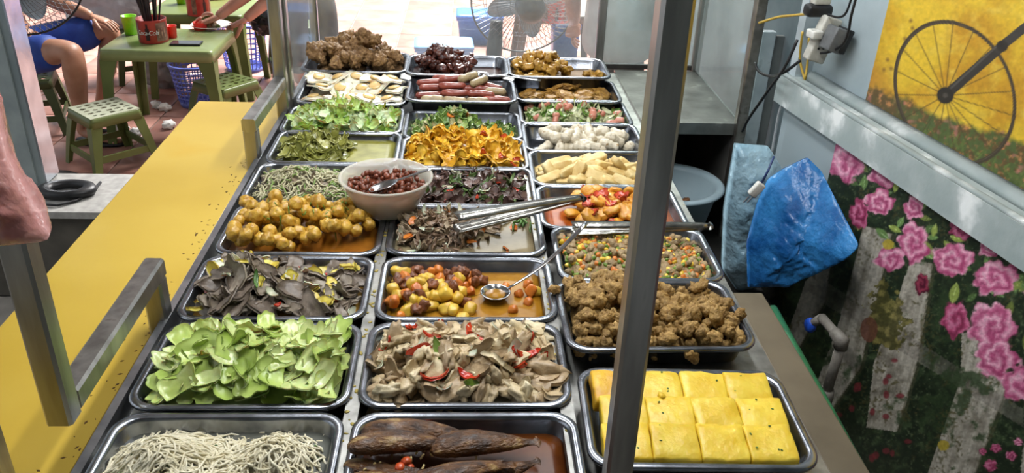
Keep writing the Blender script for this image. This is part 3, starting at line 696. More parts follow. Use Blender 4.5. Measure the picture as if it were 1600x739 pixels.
MB().box(-2.45, -1.86, 2.868, 2.875, .36, 2.28).o('door', M('door_steel_b', '9aa2a6', 'b0b8bc', scale=8, rough=.3, metal=.4), sc_)
MB().box(-1.515, -1.508, 2.875, 2.975, .36, 2.28).o('edge_strip', M('mirror_steel', '8f959c', 'a9afb6', scale=12, rough=.18, metal=.9, bump=.05, bscale=20), sc_)
p = at(125, 280, Z=.36); g = ring(.062, .022, 32, seg=8); g.v = [(x*1.25, y*.8, z*.8+.018) for x, y, z in g.v]; tag(g.o('rubber_ring', BLACK, None, True, (p.x, 2.80, .351)), 'black oval rubber ring lying on the ledge', 'ring')
tag(MB().tube([at(x, y, Z=.357) for x, y in ((62, 319), (90, 321), (120, 313), (145, 298), (157, 285))], .005, 8).o('black_cable', BLACK, None, True), 'black cable curving over the ledge', 'cable')

# ------------------------------------------------------------------ people
SKIN = M('skin', '9c6f56', 'ad8068', scale=12, rough=.45, sss=.15, var=0); SKIN2 = M('skin_b', 'a87660', 'b98874', scale=12, rough=.45, sss=.15, var=0)
HAIR = M('black_hair', '17130f', '241d18', scale=80, rough=.45)
def skin(chains, sub=2, root=0):
    """chains: list of polylines [(pos, radius or (rx, ry)), ...]; vertices at equal places are merged into one figure"""
    vs = []; rs = []; es = []; key = {}
    for ch in chains:
        pv = None
        for p, r in ch:
            k = tuple(round(c, 4) for c in p)
            if k not in key: key[k] = len(vs); vs.append(p); rs.append(r if isinstance(r, tuple) else (r, r))
            if pv is not None and pv != key[k]: es.append((pv, key[k]))
            pv = key[k]
    me = bpy.data.meshes.new('fig'); me.from_pydata(vs, es, []); o = bpy.data.objects.new('fig', me); COL.objects.link(o)
    md = o.modifiers.new('s', 'SKIN'); md.use_smooth_shade = True; md.branch_smoothing = .3
    sv = me.skin_vertices[0].data
    for i, r in enumerate(rs): sv[i].radius = r; sv[i].use_root = (i == root)
    if sub: m2 = o.modifiers.new('d', 'SUBSURF'); m2.levels = sub
    dg = bpy.context.evaluated_depsgraph_get(); dg.update(); out = bpy.data.meshes.new_from_object(o.evaluated_get(dg))
    bpy.data.objects.remove(o); return out
def join(name, mes, mat):
    g = MB()
    for m_ in mes: g.add([v.co[:] for v in m_.vertices], [tuple(f.vertices) for f in m_.polygons])
    return g.me(name, mat)
def hand(wrist, fdir, palm_n, side, curl=.5, s=1.0, spread=.12):
    """fdir: direction of the fingers, palm_n: back-of-hand normal, side: towards the thumb"""
    w_ = Vector(wrist); f = Vector(fdir).normalized(); n_ = Vector(palm_n); n_ = (n_-f*n_.dot(f)).normalized(); sd = Vector(side); sd = (sd-f*sd.dot(f)-n_*sd.dot(n_)).normalized()
    T_ = lambda a, b, c: tuple(w_+f*(a*s)+sd*(b*s)+n_*(c*s))
    ms_ = [skin([[(T_(-.02, 0, 0), (.024*s, .020*s)), (T_(.02, 0, 0), (.032*s, .016*s)), (T_(.06, 0, 0), (.040*s, .015*s)), (T_(.085, 0, -.002), (.036*s, .012*s))]], 2)]
    for k, (b, l) in enumerate(((.028, .068), (.010, .078), (-.009, .072), (-.027, .056))):
        ch = []; a, c, an = .072, 0., 0.
        for q in range(4):
            ch.append((T_(a, b+(b*spread*q), c), (.0095-.0012*q)*s)); an += curl*(.5 if q == 0 else .75); a += math.cos(an)*l/3; c -= math.sin(an)*l/3
        ms_.append(skin([ch], 1))
    ms_.append(skin([[(T_(.012, .022, -.002), .013*s), (T_(.038, .045, -.010), .0115*s), (T_(.062, .056, -.018-.02*curl), .0100*s), (T_(.082, .054, -.028-.03*curl), .0085*s)]], 1))
    return ms_
def head(c, face, mat, r=.095):
    """c centre, face horizontal direction"""
    f = Vector(face).normalized(); s_ = Vector((f.y, -f.x, 0)); g = MB(); V_, F_ = ico(4); out = []
    for v in V_:
        x, y, z = v     # x to the face
        k = 1-.10*max(0, -z)*(1 if x < .2 else .4); jaw = max(0, -z-.2)
        X = x*r*.98*k; Y = y*r*.78*(1-.35*jaw); Z = z*r*1.22
        nose = math.exp(-((y/.16)**2)-((z+.10)/.20)**2)*max(0, x)**4; X += nose*.022
        eye = (math.exp(-((y-.36)/.16)**2-((z-.10)/.12)**2)+math.exp(-((y+.36)/.16)**2-((z-.10)/.12)**2))*max(0, x); X -= eye*.010
        mouth = math.exp(-(y/.28)**2-((z+.50)/.06)**2)*max(0, x); X -= mouth*.005
        ear = math.exp(-((x+.05)/.16)**2-((z+.02)/.22)**2)*max(0, abs(y)-.9)*10; Y += math.copysign(ear*.016, y)
        out.append(tuple(Vector(c)+f*X+s_*Y+Vector((0, 0, Z))))
    return mesh('head', out, F_, mat)
def hairmesh(c, face, r=.1):
    f = Vector(face).normalized(); s_ = Vector((f.y, -f.x, 0)); V_, F_ = ico(4); keep = {}; vs = []; fs = []
    for q in F_:
        cx = sum(V_[i][0] for i in q)/3; cz = sum(V_[i][2] for i in q)/3
        if cz > .35 or (cx < -.15 and cz > -.45):
            t_ = []
            for i in q:
                if i not in keep:
                    x, y, z = V_[i]; k = 1+.05*N3((x, y, z), 9, 2); keep[i] = len(vs); vs.append(tuple(Vector(c)+f*(x*r*1.03*k)+s_*(y*r*.86*k)+Vector((0, 0, z*r*1.28*k))))
                t_.append(keep[i])
            fs.append(t_)
    return mesh('hair', vs, fs, HAIR)
SHORT = M('blue_shorts', '1a3784', '204697', scale=20, rough=.6, var=0, bump=.1)
# person in blue shorts, sitting on a stool, facing right
pn = thing('person', 'person in blue shorts sitting on a stool with a hand on the knee', 'person', (-2.28, 4.4, 0))
def rel(o_, p): return p
pel = (-2.32, 4.40, .42)
nk = tuple(at(112, 78, Y=4.12)); na = tuple(at(128, 185, Y=4.20)); fk = tuple(at(176, 42, Y=4.62)); fa = tuple(at(158, 165, Y=4.66))
hn, hf = (-2.30, 4.29, .41), (-2.30, 4.51, .41)
chest = (-2.42, 4.40, .78); neck = (-2.40, 4.40, .95)
shn, shf = (-2.41, 4.22, .88), (-2.41, 4.58, .88); eln = (-2.28, 4.10, .66); wrn = (-2.20, 4.24, .58); elf = (-2.18, 4.62, .63); wrf = tuple(at(146, 27, Y=4.56))
mid = lambda a, b, t_=.5: tuple(a[i]+(b[i]-a[i])*t_ for i in range(3))
body = [skin([[(pel, .13), ((-2.37, 4.40, .60), .13), (chest, (.12, .15)), (neck, .065), ((-2.38, 4.40, 1.04), .055)],
              [(pel, .13), (hn, .095), (mid(hn, nk), .082), (nk, .062), (mid(nk, na, .35), .060), (mid(nk, na, .8), .040), (na, .036)],
              [(pel, .13), (hf, .095), (mid(hf, fk), .082), (fk, .062), (mid(fk, fa, .35), .060), (mid(fk, fa, .8), .040), (fa, .036)],
              [(chest, (.12, .15)), (shn, .06), (mid(shn, eln), .05), (eln, .043), (mid(eln, wrn), .040), (wrn, .028)],
              [(chest, (.12, .15)), (shf, .06), (mid(shf, elf), .05), (elf, .043), (mid(elf, wrf), .040), (wrf, .028)]], 2)]
def foot(a, d, s=1.):
    d = Vector(d).normalized(); a = Vector(a); q = lambda f_, z: tuple(Vector((a.x, a.y, 0))+d*f_+Vector((0, 0, z)))
    return [skin([[(tuple(a), .034), (q(-.01, .055), .036), (q(.05, .045), (.036, .030)), (q(.12, .032), (.040, .022)), (q(.17, .026), (.040, .016))]], 2)]+[skin([[(q(.16, .024), .010), (tuple(Vector(q(.19+.012*(2-abs(k-1)), .020))+Vector((-d.y, d.x, 0))*(.030-.015*k)), .0095)]], 1) for k in range(5)]
for a in (na, fa): body += foot(a, (1, -.25, 0))
body += hand(wrf, (1, -.15, -.28), (0, 0, 1), (0, -1, 0), .35); body += hand(wrn, (1, -.1, -.35), (0, 0, 1), (0, 1, 0), .4)
hc = (-2.35, 4.40, 1.17); body.append(head(hc, (1, -.1, -.1), SKIN))
obj('body', join('body', body, SKIN), pn).matrix_parent_inverse = Matrix.Translation((2.28, -4.4, 0)); 
def pchild(name, me, root):
    o = obj(name, me, root); o.matrix_parent_inverse = Matrix.Translation(-Vector(root.location)); return o
o = pchild('hair', hairmesh(hc, (1, -.1, 0)), pn)
sh = skin([[(pel, .150), ((-2.35, 4.4, .52), .145)], [(pel, .15), (hn, .112), (mid(hn, nk, .55), .100), (mid(hn, nk, .78), .098)], [(pel, .15), (hf, .112), (mid(hf, fk, .55), .100), (mid(hf, fk, .88), .096)]], 2); sh.materials.clear(); sh.materials.append(SHORT)
so = pchild('shorts', sh, pn)
WS = M('white_stripe', 'd5dae2', 'e0e4ea', rough=.6)
for k in range(3):
    pts = [Vector(mid(hn, nk, q_))+Vector((.0, -.100, -.004-.020*k)) for q_ in (.15, .4, .62, .78)]; g = MB().tube(pts, .0065, 6, flat=.6); o = obj('stripe', g.me('stripe', WS), so); o.matrix_parent_inverse = Matrix.Translation(-Vector(pn.location))
st = skin([[((-2.35, 4.4, .50), .150), ((-2.38, 4.40, .64), .150), (chest, (.140, .17)), ((-2.405, 4.4, .92), .10)], [(chest, (.14, .17)), (shn, .078), (mid(shn, eln, .6), .068)], [(chest, (.14, .17)), (shf, .078), (mid(shf, elf, .6), .068)]], 2); st.materials.clear(); st.materials.append(M('brown_shirt', '4a3229', '5a3e33', scale=20, rough=.7)); pchild('shirt', st, pn)
for nm, a in (('sandal', na), ('sandal', fa)):
    d = Vector((1, -.25, 0)).normalized(); L = []
    for z in (.001, .016):
        L.append([(a[0]+d.x*(.08+.135*math.cos(t_)) - d.y*.052*math.sin(t_)*(1.1-.2*math.cos(t_)), a[1]+d.y*(.08+.135*math.cos(t_))+d.x*.052*math.sin(t_)*(1.1-.2*math.cos(t_)), z) for t_ in [2*PI*k/20 for k in range(20)]])
    g = MB().loops(L); so = tag(g.o(nm, BLACK, None, True), 'black sandal under the %s foot of the person in blue shorts' % ('near' if a is na else 'far'), 'sandal', 'sandals of the seated person')
    c = Vector((a[0], a[1], 0))+d*.10; s_ = Vector((-d.y, d.x, 0)); MB().tube([c+s_*.056+Vector((0, 0, .012)), c+s_*.045+Vector((0, 0, .055)), c+Vector((0, 0, .072)), c-s_*.045+Vector((0, 0, .055)), c-s_*.056+Vector((0, 0, .012))], .010, 6, flat=.5).o('strap', BLACK, so, True)

# person leaning over the low table from the right, dark trousers
base2 = (-.98, 5.05, 0); p2 = thing('person', 'person in dark trousers leaning over the low table with both arms stretched out', 'person', base2)
wa = tuple(at(338, 28, Y=4.62)); wb_ = tuple(at(382, 32, Y=4.66)); ea = tuple(at(412, -28, Y=4.80)); eb = tuple(at(440, -18, Y=4.84))
pe = (-.93, 5.12, .88); ch2 = (-.98, 4.98, 1.22); ne2 = (-1.03, 4.88, 1.40); sa, sb = (-1.12, 4.88, 1.28), (-.84, 4.94, 1.28)
fe = [(-.99, 5.02, .07), (-.84, 5.18, .07)]; kn = [(-1.0, 5.02, .48), (-.84, 5.16, .48)]
b2 = [skin([[(pe, .13), ((-.95, 5.06, 1.05), .125), (ch2, (.13, .15)), (ne2, .06), ((-1.06, 4.84, 1.48), .055)],
            [(pe, .13), (mid(pe, kn[0]), .08), (kn[0], .06), (mid(kn[0], fe[0]), .05), (fe[0], .036)], [(pe, .13), (mid(pe, kn[1]), .08), (kn[1], .06), (mid(kn[1], fe[1]), .05), (fe[1], .036)],
            [(ch2, (.13, .15)), (sa, .06), (mid(sa, ea), .047), (ea, .041), (mid(ea, wa, .4), .038), (wa, .027)], [(ch2, (.13, .15)), (sb, .06), (mid(sb, eb), .047), (eb, .041), (mid(eb, wb_, .4), .038), (wb_, .027)]], 2)]
b2 += hand(wa, (-1, -.15, -.35), (.1, -.8, .6), (-.3, -.2, 1), .55); b2 += hand(wb_, (-1, -.1, -.45), (.2, -.3, 1), (0, -1, .2), .45)
hc2 = (-1.12, 4.80, 1.57); b2.append(head(hc2, (-.8, -.4, 0), SKIN2))
for a in fe: b2 += foot(a, (-.6, -.8, 0))
pchild('body', join('body', b2, SKIN2), p2); pchild('hair', hairmesh(hc2, (-.8, -.4, 0)), p2)
tr_ = skin([[(pe, .15), ((-.94, 5.09, .97), .145)], [(pe, .15), (mid(pe, kn[0]), .10), (kn[0], .085), (mid(kn[0], fe[0], .85), .075)], [(pe, .15), (mid(pe, kn[1]), .10), (kn[1], .085), (mid(kn[1], fe[1], .85), .075)]], 2); tr_.materials.clear(); tr_.materials.append(M('dark_trousers', '2e2d2c', '3c3a37', scale=20, rough=.8)); pchild('trousers', tr_, p2)
st = skin([[((-.94, 5.09, .93), .15), ((-.95, 5.06, 1.07), .145), (ch2, (.15, .17)), (mid(ch2, ne2, .6), .1)], [(ch2, (.15, .17)), (sa, .08), (mid(sa, ea, .55), .068)], [(ch2, (.15, .17)), (sb, .08), (mid(sb, eb, .55), .068)]], 2); st.materials.clear(); st.materials.append(M('grey_shirt', '5a5d62', '6a6d72', scale=20, rough=.8)); pchild('shirt', st, p2)
q = Vector(wa)+Vector((-.085, -.02, -.075)); cup((q.x, q.y, q.z-.045), .030, .036, .10, RDC, 'red plastic cup held in the outstretched hand')
# person in a white shirt standing behind the glass, seen from the back
base3 = (.70, 3.72, 0); p3 = thing('person', 'person in a loose white shirt standing behind the glass cabinet', 'person', base3)
pe = (.70, 3.72, .74); ch3 = (.70, 3.70, 1.10); nk3 = (.70, 3.72, 1.32)
s1, s2 = (.51, 3.70, 1.22), (.89, 3.70, 1.22); e1, e2 = (.46, 3.66, .96), (.94, 3.68, .96); w1, w2 = (.50, 3.80, .76), (.92, 3.82, .76)
f3 = [(.62, 3.72, .07), (.78, 3.72, .07)]; k3 = [(.62, 3.71, .42), (.78, 3.71, .42)]
b3 = [skin([[(pe, .13), ((.70, 3.70, .92), .125), (ch3, (.16, .12)), (nk3, .06), ((.70, 3.72, 1.40), .055)], [(pe, .13), (mid(pe, k3[0]), .08), (k3[0], .06), (mid(k3[0], f3[0]), .05), (f3[0], .036)], [(pe, .13), (mid(pe, k3[1]), .08), (k3[1], .06), (mid(k3[1], f3[1]), .05), (f3[1], .036)],
            [(ch3, (.16, .12)), (s1, .06), (mid(s1, e1), .047), (e1, .041), (mid(e1, w1), .038), (w1, .027)], [(ch3, (.16, .12)), (s2, .06), (mid(s2, e2), .047), (e2, .041), (mid(e2, w2), .038), (w2, .027)]], 2)]
b3 += hand(w1, (0, .6, -.8), (-1, 0, 0), (0, 1, 0), .5); b3 += hand(w2, (0, .6, -.8), (1, 0, 0), (0, 1, 0), .5)
hc3 = (.70, 3.74, 1.49); b3.append(head(hc3, (0, 1, 0), SKIN))
for a in f3: b3 += foot(a, (0, 1, 0))
pchild('body', join('body', b3, SKIN), p3); pchild('hair', hairmesh(hc3, (0, 1, 0)), p3)
st = skin([[((.70, 3.72, .60), (.20, .15)), ((.70, 3.71, .78), (.19, .145)), ((.70, 3.70, .95), (.18, .14)), (ch3, (.18, .14)), (mid(ch3, nk3, .7), .10)], [(ch3, (.18, .14)), (s1, .085), (mid(s1, e1, .7), .08)], [(ch3, (.18, .14)), (s2, .085), (mid(s2, e2, .7), .08)]], 2)
st.materials.clear(); st.materials.append(M('white_shirt', 'b9b6b3', 'c8c6c4', scale=14, rough=.8, bump=.2, bscale=18)); pchild('shirt', st, p3)
tr_ = skin([[(pe, .145), ((.70, 3.72, .80), .14)], [(pe, .145), (mid(pe, k3[0]), .10), (k3[0], .085), (mid(k3[0], f3[0], .85), .075)], [(pe, .145), (mid(pe, k3[1]), .10), (k3[1], .085), (mid(k3[1], f3[1], .85), .075)]], 2); tr_.materials.clear(); tr_.materials.append(M('grey_trousers', '55534f', '63615c', rough=.8)); pchild('trousers', tr_, p3)
# ------------------------------------------------------------------ food trays
THX, THY, TD = .1742, .1222, .050
def tray_mesh(hx, hy, d, name='tray'):
    r = .042; L = []
    for dx, z in ((.034, -d-.0008), (.024, -d+.004), (.0155, -.007), (.004, -.0065), (.001, -.0075), (.0, -.005), (.0005, -.001), (.003, .0008), (.0105, .0005), (.0135, -.0015), (.0155, -.006), (.0255, -d+.006), (.034, -d+.0008)):
        L.append(rrect(hx-dx, hy-dx, max(.012, r-dx*.6), z, 6))
    return MB().loops(L).me(name, TRAYM)
TM = tray_mesh(THX, THY, TD)
def zone(u, v):
    a = 'back' if v > .33 else ('front' if v < -.33 else ''); b = 'left' if u < -.33 else ('right' if u > .33 else '')
    if a and b: return ', %s %s of the tray' % (a, b)
    if a: return ', %s centre of the tray' % a
    return ', %s side of the tray' % b if b else ', middle of the tray'
class Tray:
    def __init__(s, c, z, label, rot=0, d=TD, tilt=0):
        s.c = c; s.z = z; s.rot = rot; s.d = d
        s.mw = Matrix.Translation((c[0], c[1], z)) @ Euler((tilt, 0, rot)).to_matrix().to_4x4()
        o = obj('food_tray', TM, None, (c[0], c[1], z), (tilt, 0, rot)); tag(o, label, 'tray', 'stainless food trays on the counter')
        s.nx, s.ny = 102, 66; s.cell = .003
        s.F = np.full((s.nx, s.ny), -d+.002)
        s.X = (np.arange(s.nx)-s.nx/2+.5)*s.cell; s.Y = (np.arange(s.ny)-s.ny/2+.5)*s.cell
        s.r = random.Random(hash((round(c[0]*100), round(c[1]*100))))
    def inner(s, z):  # inner half sizes at height z (local)
        k = .016+.010*min(1, max(0, -z/s.d)); return THX-k, THY-k
    def idx(s, x, y): return int(min(s.nx-1, max(0, x/s.cell+s.nx/2))), int(min(s.ny-1, max(0, y/s.cell+s.ny/2)))
    def field(s, prof):
        U, V = np.meshgrid(s.X/.155, s.Y/.1, indexing='ij'); return np.vectorize(prof)(U, V)
    def raise_to(s, prof, d=0): s.F = np.maximum(s.F, s.field(prof)+d)
    def surf(s, x, y): i, j = s.idx(x, y); return s.F[i, j]
    def put(s, name, me, x, y, h, rot, label, cat, group, scale=1):
        mw = s.mw @ Matrix.Translation((x, y, h)) @ rot.to_4x4()
        o = obj(name, me, None, mw.to_translation(), mw.to_euler(), scale)
        return tag(o, label, cat, group)
    def drop(s, name, meshes, n, prof, rad, th, label, cat, group, tilt=.35, slack=.008, scale=(.85, 1.15), region=None, flat=.5, cand=10, fill=None, lift=.0, align=None, over=0, foot=.75):
        out = []; P = s.field(prof); hx, hy = s.inner(-.01)
        fr = max(1, int(rad*foot/s.cell))
        for k in range(n):
            best = None
            for c in range(cand):
                u, v = s.r.uniform(-1, 1), s.r.uniform(-1, 1)
                x = u*(hx-rad*.55+over); y = v*(hy-rad*.55+over)
                if region and not region(x/.155, y/.1): continue
                i, j = s.idx(x, y); dd = P[i, j]-s.F[i, j]
                if best is None or dd > best[0]: best = (dd, x, y, i, j)
            if best is None: continue
            dd, x, y, i, j = best
            if s.F[i, j] < -.010:
                lx, ly = hx-rad*.95, hy-rad*.95; x = max(-lx, min(lx, x)); y = max(-ly, min(ly, y)); i, j = s.idx(x, y)
            if dd < -slack: continue
            sl = (slice(max(0, i-fr), i+fr+1), slice(max(0, j-fr), j+fr+1))
            loc = s.F[sl]; base = float(np.mean(loc)*.5+np.max(loc)*.5)
            sc = s.r.uniform(*scale); h = base+th*flat*sc+lift
            gx = gy = 0
            if 1 < i < s.nx-3 and 1 < j < s.ny-3:
                i0, i1, j0, j1 = max(0, i-6), min(s.nx-1, i+6), max(0, j-6), min(s.ny-1, j+6)
                gx = (P[i1, j]-P[i0, j])/((i1-i0)*s.cell); gy = (P[i, j1]-P[i, j0])/((j1-j0)*s.cell)
            q = Vector((0, 0, 1)).rotation_difference(Vector((-gx*.8, -gy*.8, 1)).normalized()).to_matrix()
            az = s.r.uniform(0, 2*PI) if align is None else align+s.r.gauss(0, .3)
            e = Euler((s.r.gauss(0, tilt), s.r.gauss(0, tilt), 0)).to_matrix() @ Matrix.Rotation(az, 3, 'Z')
            R_ = q @ e
            o = s.put(name, s.r.choice(meshes), x, y, h, R_, label+zone(x/.14, y/.09), cat, group, sc); out.append(o)
            xx = s.X[sl[0]][:, None]-x; yy = s.Y[sl[1]][None, :]-y
            dome = base+th*sc*(1-.5*((xx**2+yy**2)/(rad*rad)))
            s.F[sl] = np.maximum(loc, np.where(xx**2+yy**2 < (rad*(foot+.1))**2, dome, -1))
        return out
    def liquid(s, name, mat, level, label, cat, bumps=.0006):
        hx, hy = s.inner(level); n = 22
        L = [rrect(hx*k+.0005, hy*k+.0005, max(.004, .03*k), level+(bumps if k < .97 else .0), 6) for k in (.02, .3, .6, .85, 1)]
        L2 = rrect(s.inner(-s.d)[0]-.008, s.inner(-s.d)[1]-.008, .026, -s.d+.0015, 6)
        b = MB().loops(L[:1]+L[1:]+[L2][::1]); b.v = [tuple(v) for v in b.v]
        b.f = [f[::-1] for f in b.f]
        o = b.o(name, mat, None, True); o.matrix_world = s.mw; tag(o, label, cat, None, 'stuff'); s.F = np.maximum(s.F, level); return o
    def mound(s, name, mat, prof, label, cat, amp=.004, f=60, nx=64, ny=44, d=-.004):
        """one continuous heap of something nobody could count"""
        hx, hy = s.inner(-.02); P = []; sd = s.r.random()*50
        for i in range(nx):
            row = []
            for j in range(ny):
                u, v = -1+2*i/(nx-1), -1+2*j/(ny-1); x, y = u*hx, v*hy
                h = prof(x/.155, y/.1)+d+amp*N3((x, y, 0), f, sd)+amp*.6*N3((x, y, 1), f*2.3, sd)
                e = max(abs(u), abs(v))
                if e > .93: h = min(h, -.006)
                h = max(h, -s.d+.001)
                q_ = .011*(abs(u)*abs(v))**4; ii = .004+.012*min(1, max(0, -h/s.d))**3; row.append((x-math.copysign(q_+ii*abs(u)**4, x), y-math.copysign(q_+ii*abs(v)**4, y), h))
            P.append(row)
        b = MB().grid(P); o = b.o(name, mat, None, True); o.matrix_world = s.mw
        tag(o, label, cat, None, 'stuff'); s.raise_to(prof, d); return o
    def strand_pile(s, name, mat, n, prof, length, r, label, cat, wig=.4, region=None, tilt=.4, up=.004, seg=7, sides=5, comb=None, kindlbl=True, lift=0):
        lines = []; hx, hy = s.inner(-.01)
        for k in range(n):
            for _ in range(30):
                x, y = s.r.uniform(-hx+.012, hx-.012), s.r.uniform(-hy+.012, hy-.012)
                if region is None or region(x/.155, y/.1): break
            a = s.r.uniform(0, 2*PI) if comb is None else comb+s.r.gauss(0, .35)
            l = length*s.r.uniform(.6, 1.3); st = l/seg; px, py = x-math.cos(a)*l/2, y-math.sin(a)*l/2
            w0 = s.r.gauss(0, wig); ph = s.r.uniform(0, 6); zz = s.r.uniform(-.001, up); line = []
            for q in range(seg+1):
                cx = min(hx-.002, max(-hx+.002, px)); cy = min(hy-.002, max(-hy+.002, py))
                h = prof(cx/.155, cy/.1)+zz+.0025*math.sin(ph+q*1.3)+tilt*.004*math.sin(ph*2+q*.8)+lift
                line.append((cx, cy, max(h, -s.d+.003)))
                px += math.cos(a)*st; py += math.sin(a)*st; a += w0/seg*2+s.r.gauss(0, wig*.25)
            lines.append(line)
        o = obj(name, strands(name, mat, lines, r, sides)); o.matrix_world = s.mw
        return tag(o, label, cat, None, 'stuff')
bmp = lambda u, v, cu, cv, su, sv: math.exp(-((u-cu)/su)**2-((v-cv)/sv)**2)
edge = lambda u, v: max(0, 1-max(abs(u)**6, abs(v)**6))
def P_(base, *bs):
    """height profile: base plus gaussian bumps (height, cu, cv, su, sv); falls off at the tray walls"""
    def f(u, v):
        h = base
        for b in bs: h += b[0]*bmp(u, v, *b[1:])
        e = edge(u, v); return h if h < -.012 else -.012+(h+.012)*min(1, e*1.6)
    return f
def V(fn, n, *a, **k): return [fn(s) for s in range(n)]

CXL, CXM, CXR = -.350, .0085, .352
T = {}
def tr(key, cx, near, z, label, rot=0, far=None, tilt=0):
    T[key] = Tray((cx, near+THY), z, label, rot, tilt=tilt); return T[key]
Z0 = .801
# ---- left column
t = tr('L1', CXL, .800, Z0, 'steel tray of pale bean sprouts at the near left corner')
SPR = M('sprout', 'dcd2b0', 'ece5cb', scale=40, rough=.35, coat=.2, var=.0); WATER = M('clear_broth', '5c5d55', '6d6e66', scale=10, rough=.25, var=0, spec=.3)
pr_ = P_(-.034, (.066, -.48, .1, .42, .62), (.042, .52, .35, .33, .5))
t.liquid('sprout_broth', WATER, -.024, 'clear grey broth around the bean sprouts', 'broth')
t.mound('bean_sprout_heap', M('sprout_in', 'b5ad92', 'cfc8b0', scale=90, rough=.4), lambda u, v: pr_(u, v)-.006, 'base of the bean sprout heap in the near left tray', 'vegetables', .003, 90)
t.strand_pile('bean_sprouts', SPR, 640, pr_, .065, .0018, 'long white bean sprouts heaped on the left of the near tray', 'vegetables', .7, lambda u, v: u < .2 and v > -.6, comb=.5, up=.006)
t.strand_pile('bean_sprouts', SPR, 230, pr_, .05, .0019, 'loose bean sprouts in broth on the right of the near tray', 'vegetables', 1.3, lambda u, v: u > -.05 and v > -.6, up=.005)
t.strand_pile('chive_bits', M('chive', '3f5a2c', '5a7a3c', rough=.5), 9, pr_, .012, .0016, 'dark green chive bits among the bean sprouts', 'herbs', .2, up=.008, seg=3)

t = tr('L2', CXL, 1.052, Z0, 'steel tray of light green chayote slices')
CH = [M('chayote_a', 'c4d284', 'd8e2a4', scale=40, rough=.3, coat=.9, sss=.15, bump=.08, bscale=90, var=.1), M('chayote_b', 'b0c465', 'c8d586', scale=30, rough=.3, coat=.9, sss=.15, bump=.08, bscale=90), M('chayote_rind', '94ae48', 'b4c86e', scale=22, rough=.3, coat=.3, var=.1)]
ms = [sheet('chayote_slice', CH[s % 3], .016+.003*(s % 3), .028+.003*(s % 4), s, curl=.3+.2*(s % 4), twist=.3*((s % 3)-1), wave=.12, th=.0026, rough=.3, pw=.5) for s in range(10)]
pr_ = P_(-.018, (.05, -.05, -.05, .62, .68), (.030, .78, .1, .22, .6), (.02, -.6, -.4, .3, .4))
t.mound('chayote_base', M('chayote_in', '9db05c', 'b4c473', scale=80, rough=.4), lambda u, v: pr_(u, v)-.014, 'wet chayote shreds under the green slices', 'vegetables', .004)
t.drop('chayote_slice', ms, 235, pr_, .021, .006, 'thin light green chayote slice in the heaped tray', 'vegetable', 'chayote slices in the green tray', tilt=.3, slack=.012, cand=7, scale=(.75, 1.2), region=lambda u, v: abs(u) < .86 and v > -.84)

t = tr('L3', CXL-.001, 1.304, Z0, 'steel tray of sliced grey liver with pineapple')
SAUCE = lambda n, a, b: M(n, a, b, scale=25, rough=.3, var=0, spec=.3)
t.liquid('liver_sauce', SAUCE('amber_sauce', '7a5a1e', '94712c'), -.026, 'thin amber sauce pooled beside the liver slices', 'sauce')
LV = [M('liver_a', '6f6256', '8d8070', scale=60, rough=.4, coat=.15, bump=.15, bscale=150), M('liver_b', '807466', 'a09585', scale=60, rough=.4, coat=.2, bump=.15, bscale=150, c3='9a9082'), M('liver_c', '5d5248', '786b5e', scale=60, rough=.4, coat=.15, bump=.15, bscale=150)]
ms = [sheet('liver_slice', LV[s % 3], .012+.003*(s % 3), .024+.004*(s % 3), s+40, curl=.35*((s % 4)-1.2), twist=.3*((s % 3)-1), wave=.12, th=.005, rough=.45, pw=.9) for s in range(9)]
pr_ = P_(-.030, (.062, -.48, .05, .48, .7), (.024, .6, -.45, .5, .4), (.018, .85, .5, .2, .3), (.014, .3, .1, .3, .3))
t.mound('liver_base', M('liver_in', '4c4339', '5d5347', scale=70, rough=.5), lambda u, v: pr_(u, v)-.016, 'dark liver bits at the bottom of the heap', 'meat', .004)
t.drop('liver_slice', ms, 120, pr_, .022, .008, 'grey brown slice of cooked liver', 'meat', 'liver slices in the tray with pineapple', tilt=.45, slack=.012)
PN = M('pineapple', 'bfa838', 'd6c65c', scale=60, rough=.35, coat=.3, sss=.1, bump=.1); ms = [sheet('pineapple_piece', PN, .010, .015, s+60, curl=.3, twist=.2, wave=.1, th=.006, rough=.4) for s in range(4)]
t.drop('pineapple_piece', ms, 22, pr_, .013, .006, 'yellow pineapple piece among the liver slices', 'fruit', 'pineapple pieces in the liver tray', tilt=.5, slack=.06, cand=3)
ON = M('onion', 'b5b89a', 'd2d4bc', scale=30, rough=.25, coat=.4, sss=.2); ms = [sheet('onion_piece', ON, .009, .017, s+70, curl=.9, twist=.1, wave=.05, th=.0025, rough=.25) for s in range(4)]
ONM = ms
t.drop('onion_piece', ms, 12, pr_, .013, .006, 'translucent onion petal among the liver slices', 'vegetable', 'onion petals in the liver tray', tilt=.6, slack=.06, cand=3)
RED = M('chilli_red', 'a32c17', 'c2452a', scale=40, rough=.25, coat=.4); RB = [sheet('chilli_bit', RED, .004, .008, s+80, curl=.6, th=.002) for s in range(3)]
t.drop('chilli_bit', RB, 7, pr_, .008, .003, 'small red chilli bit on the liver heap', 'chilli', 'chilli bits in the liver tray', tilt=.4, slack=.06, cand=2)
GRS = M('scallion', '33591f', '5c8238', scale=30, rough=.3, coat=.3); me = sheet('scallion_piece', GRS, .004, .024, 91, curl=.7, th=.003, rough=.1)
t.put('scallion_piece', me, -.035, -.045, t.surf(-.035, -.045)+.004, Euler((.5, .3, .35)).to_matrix(), 'dark green scallion length on the liver heap', 'vegetable', None)

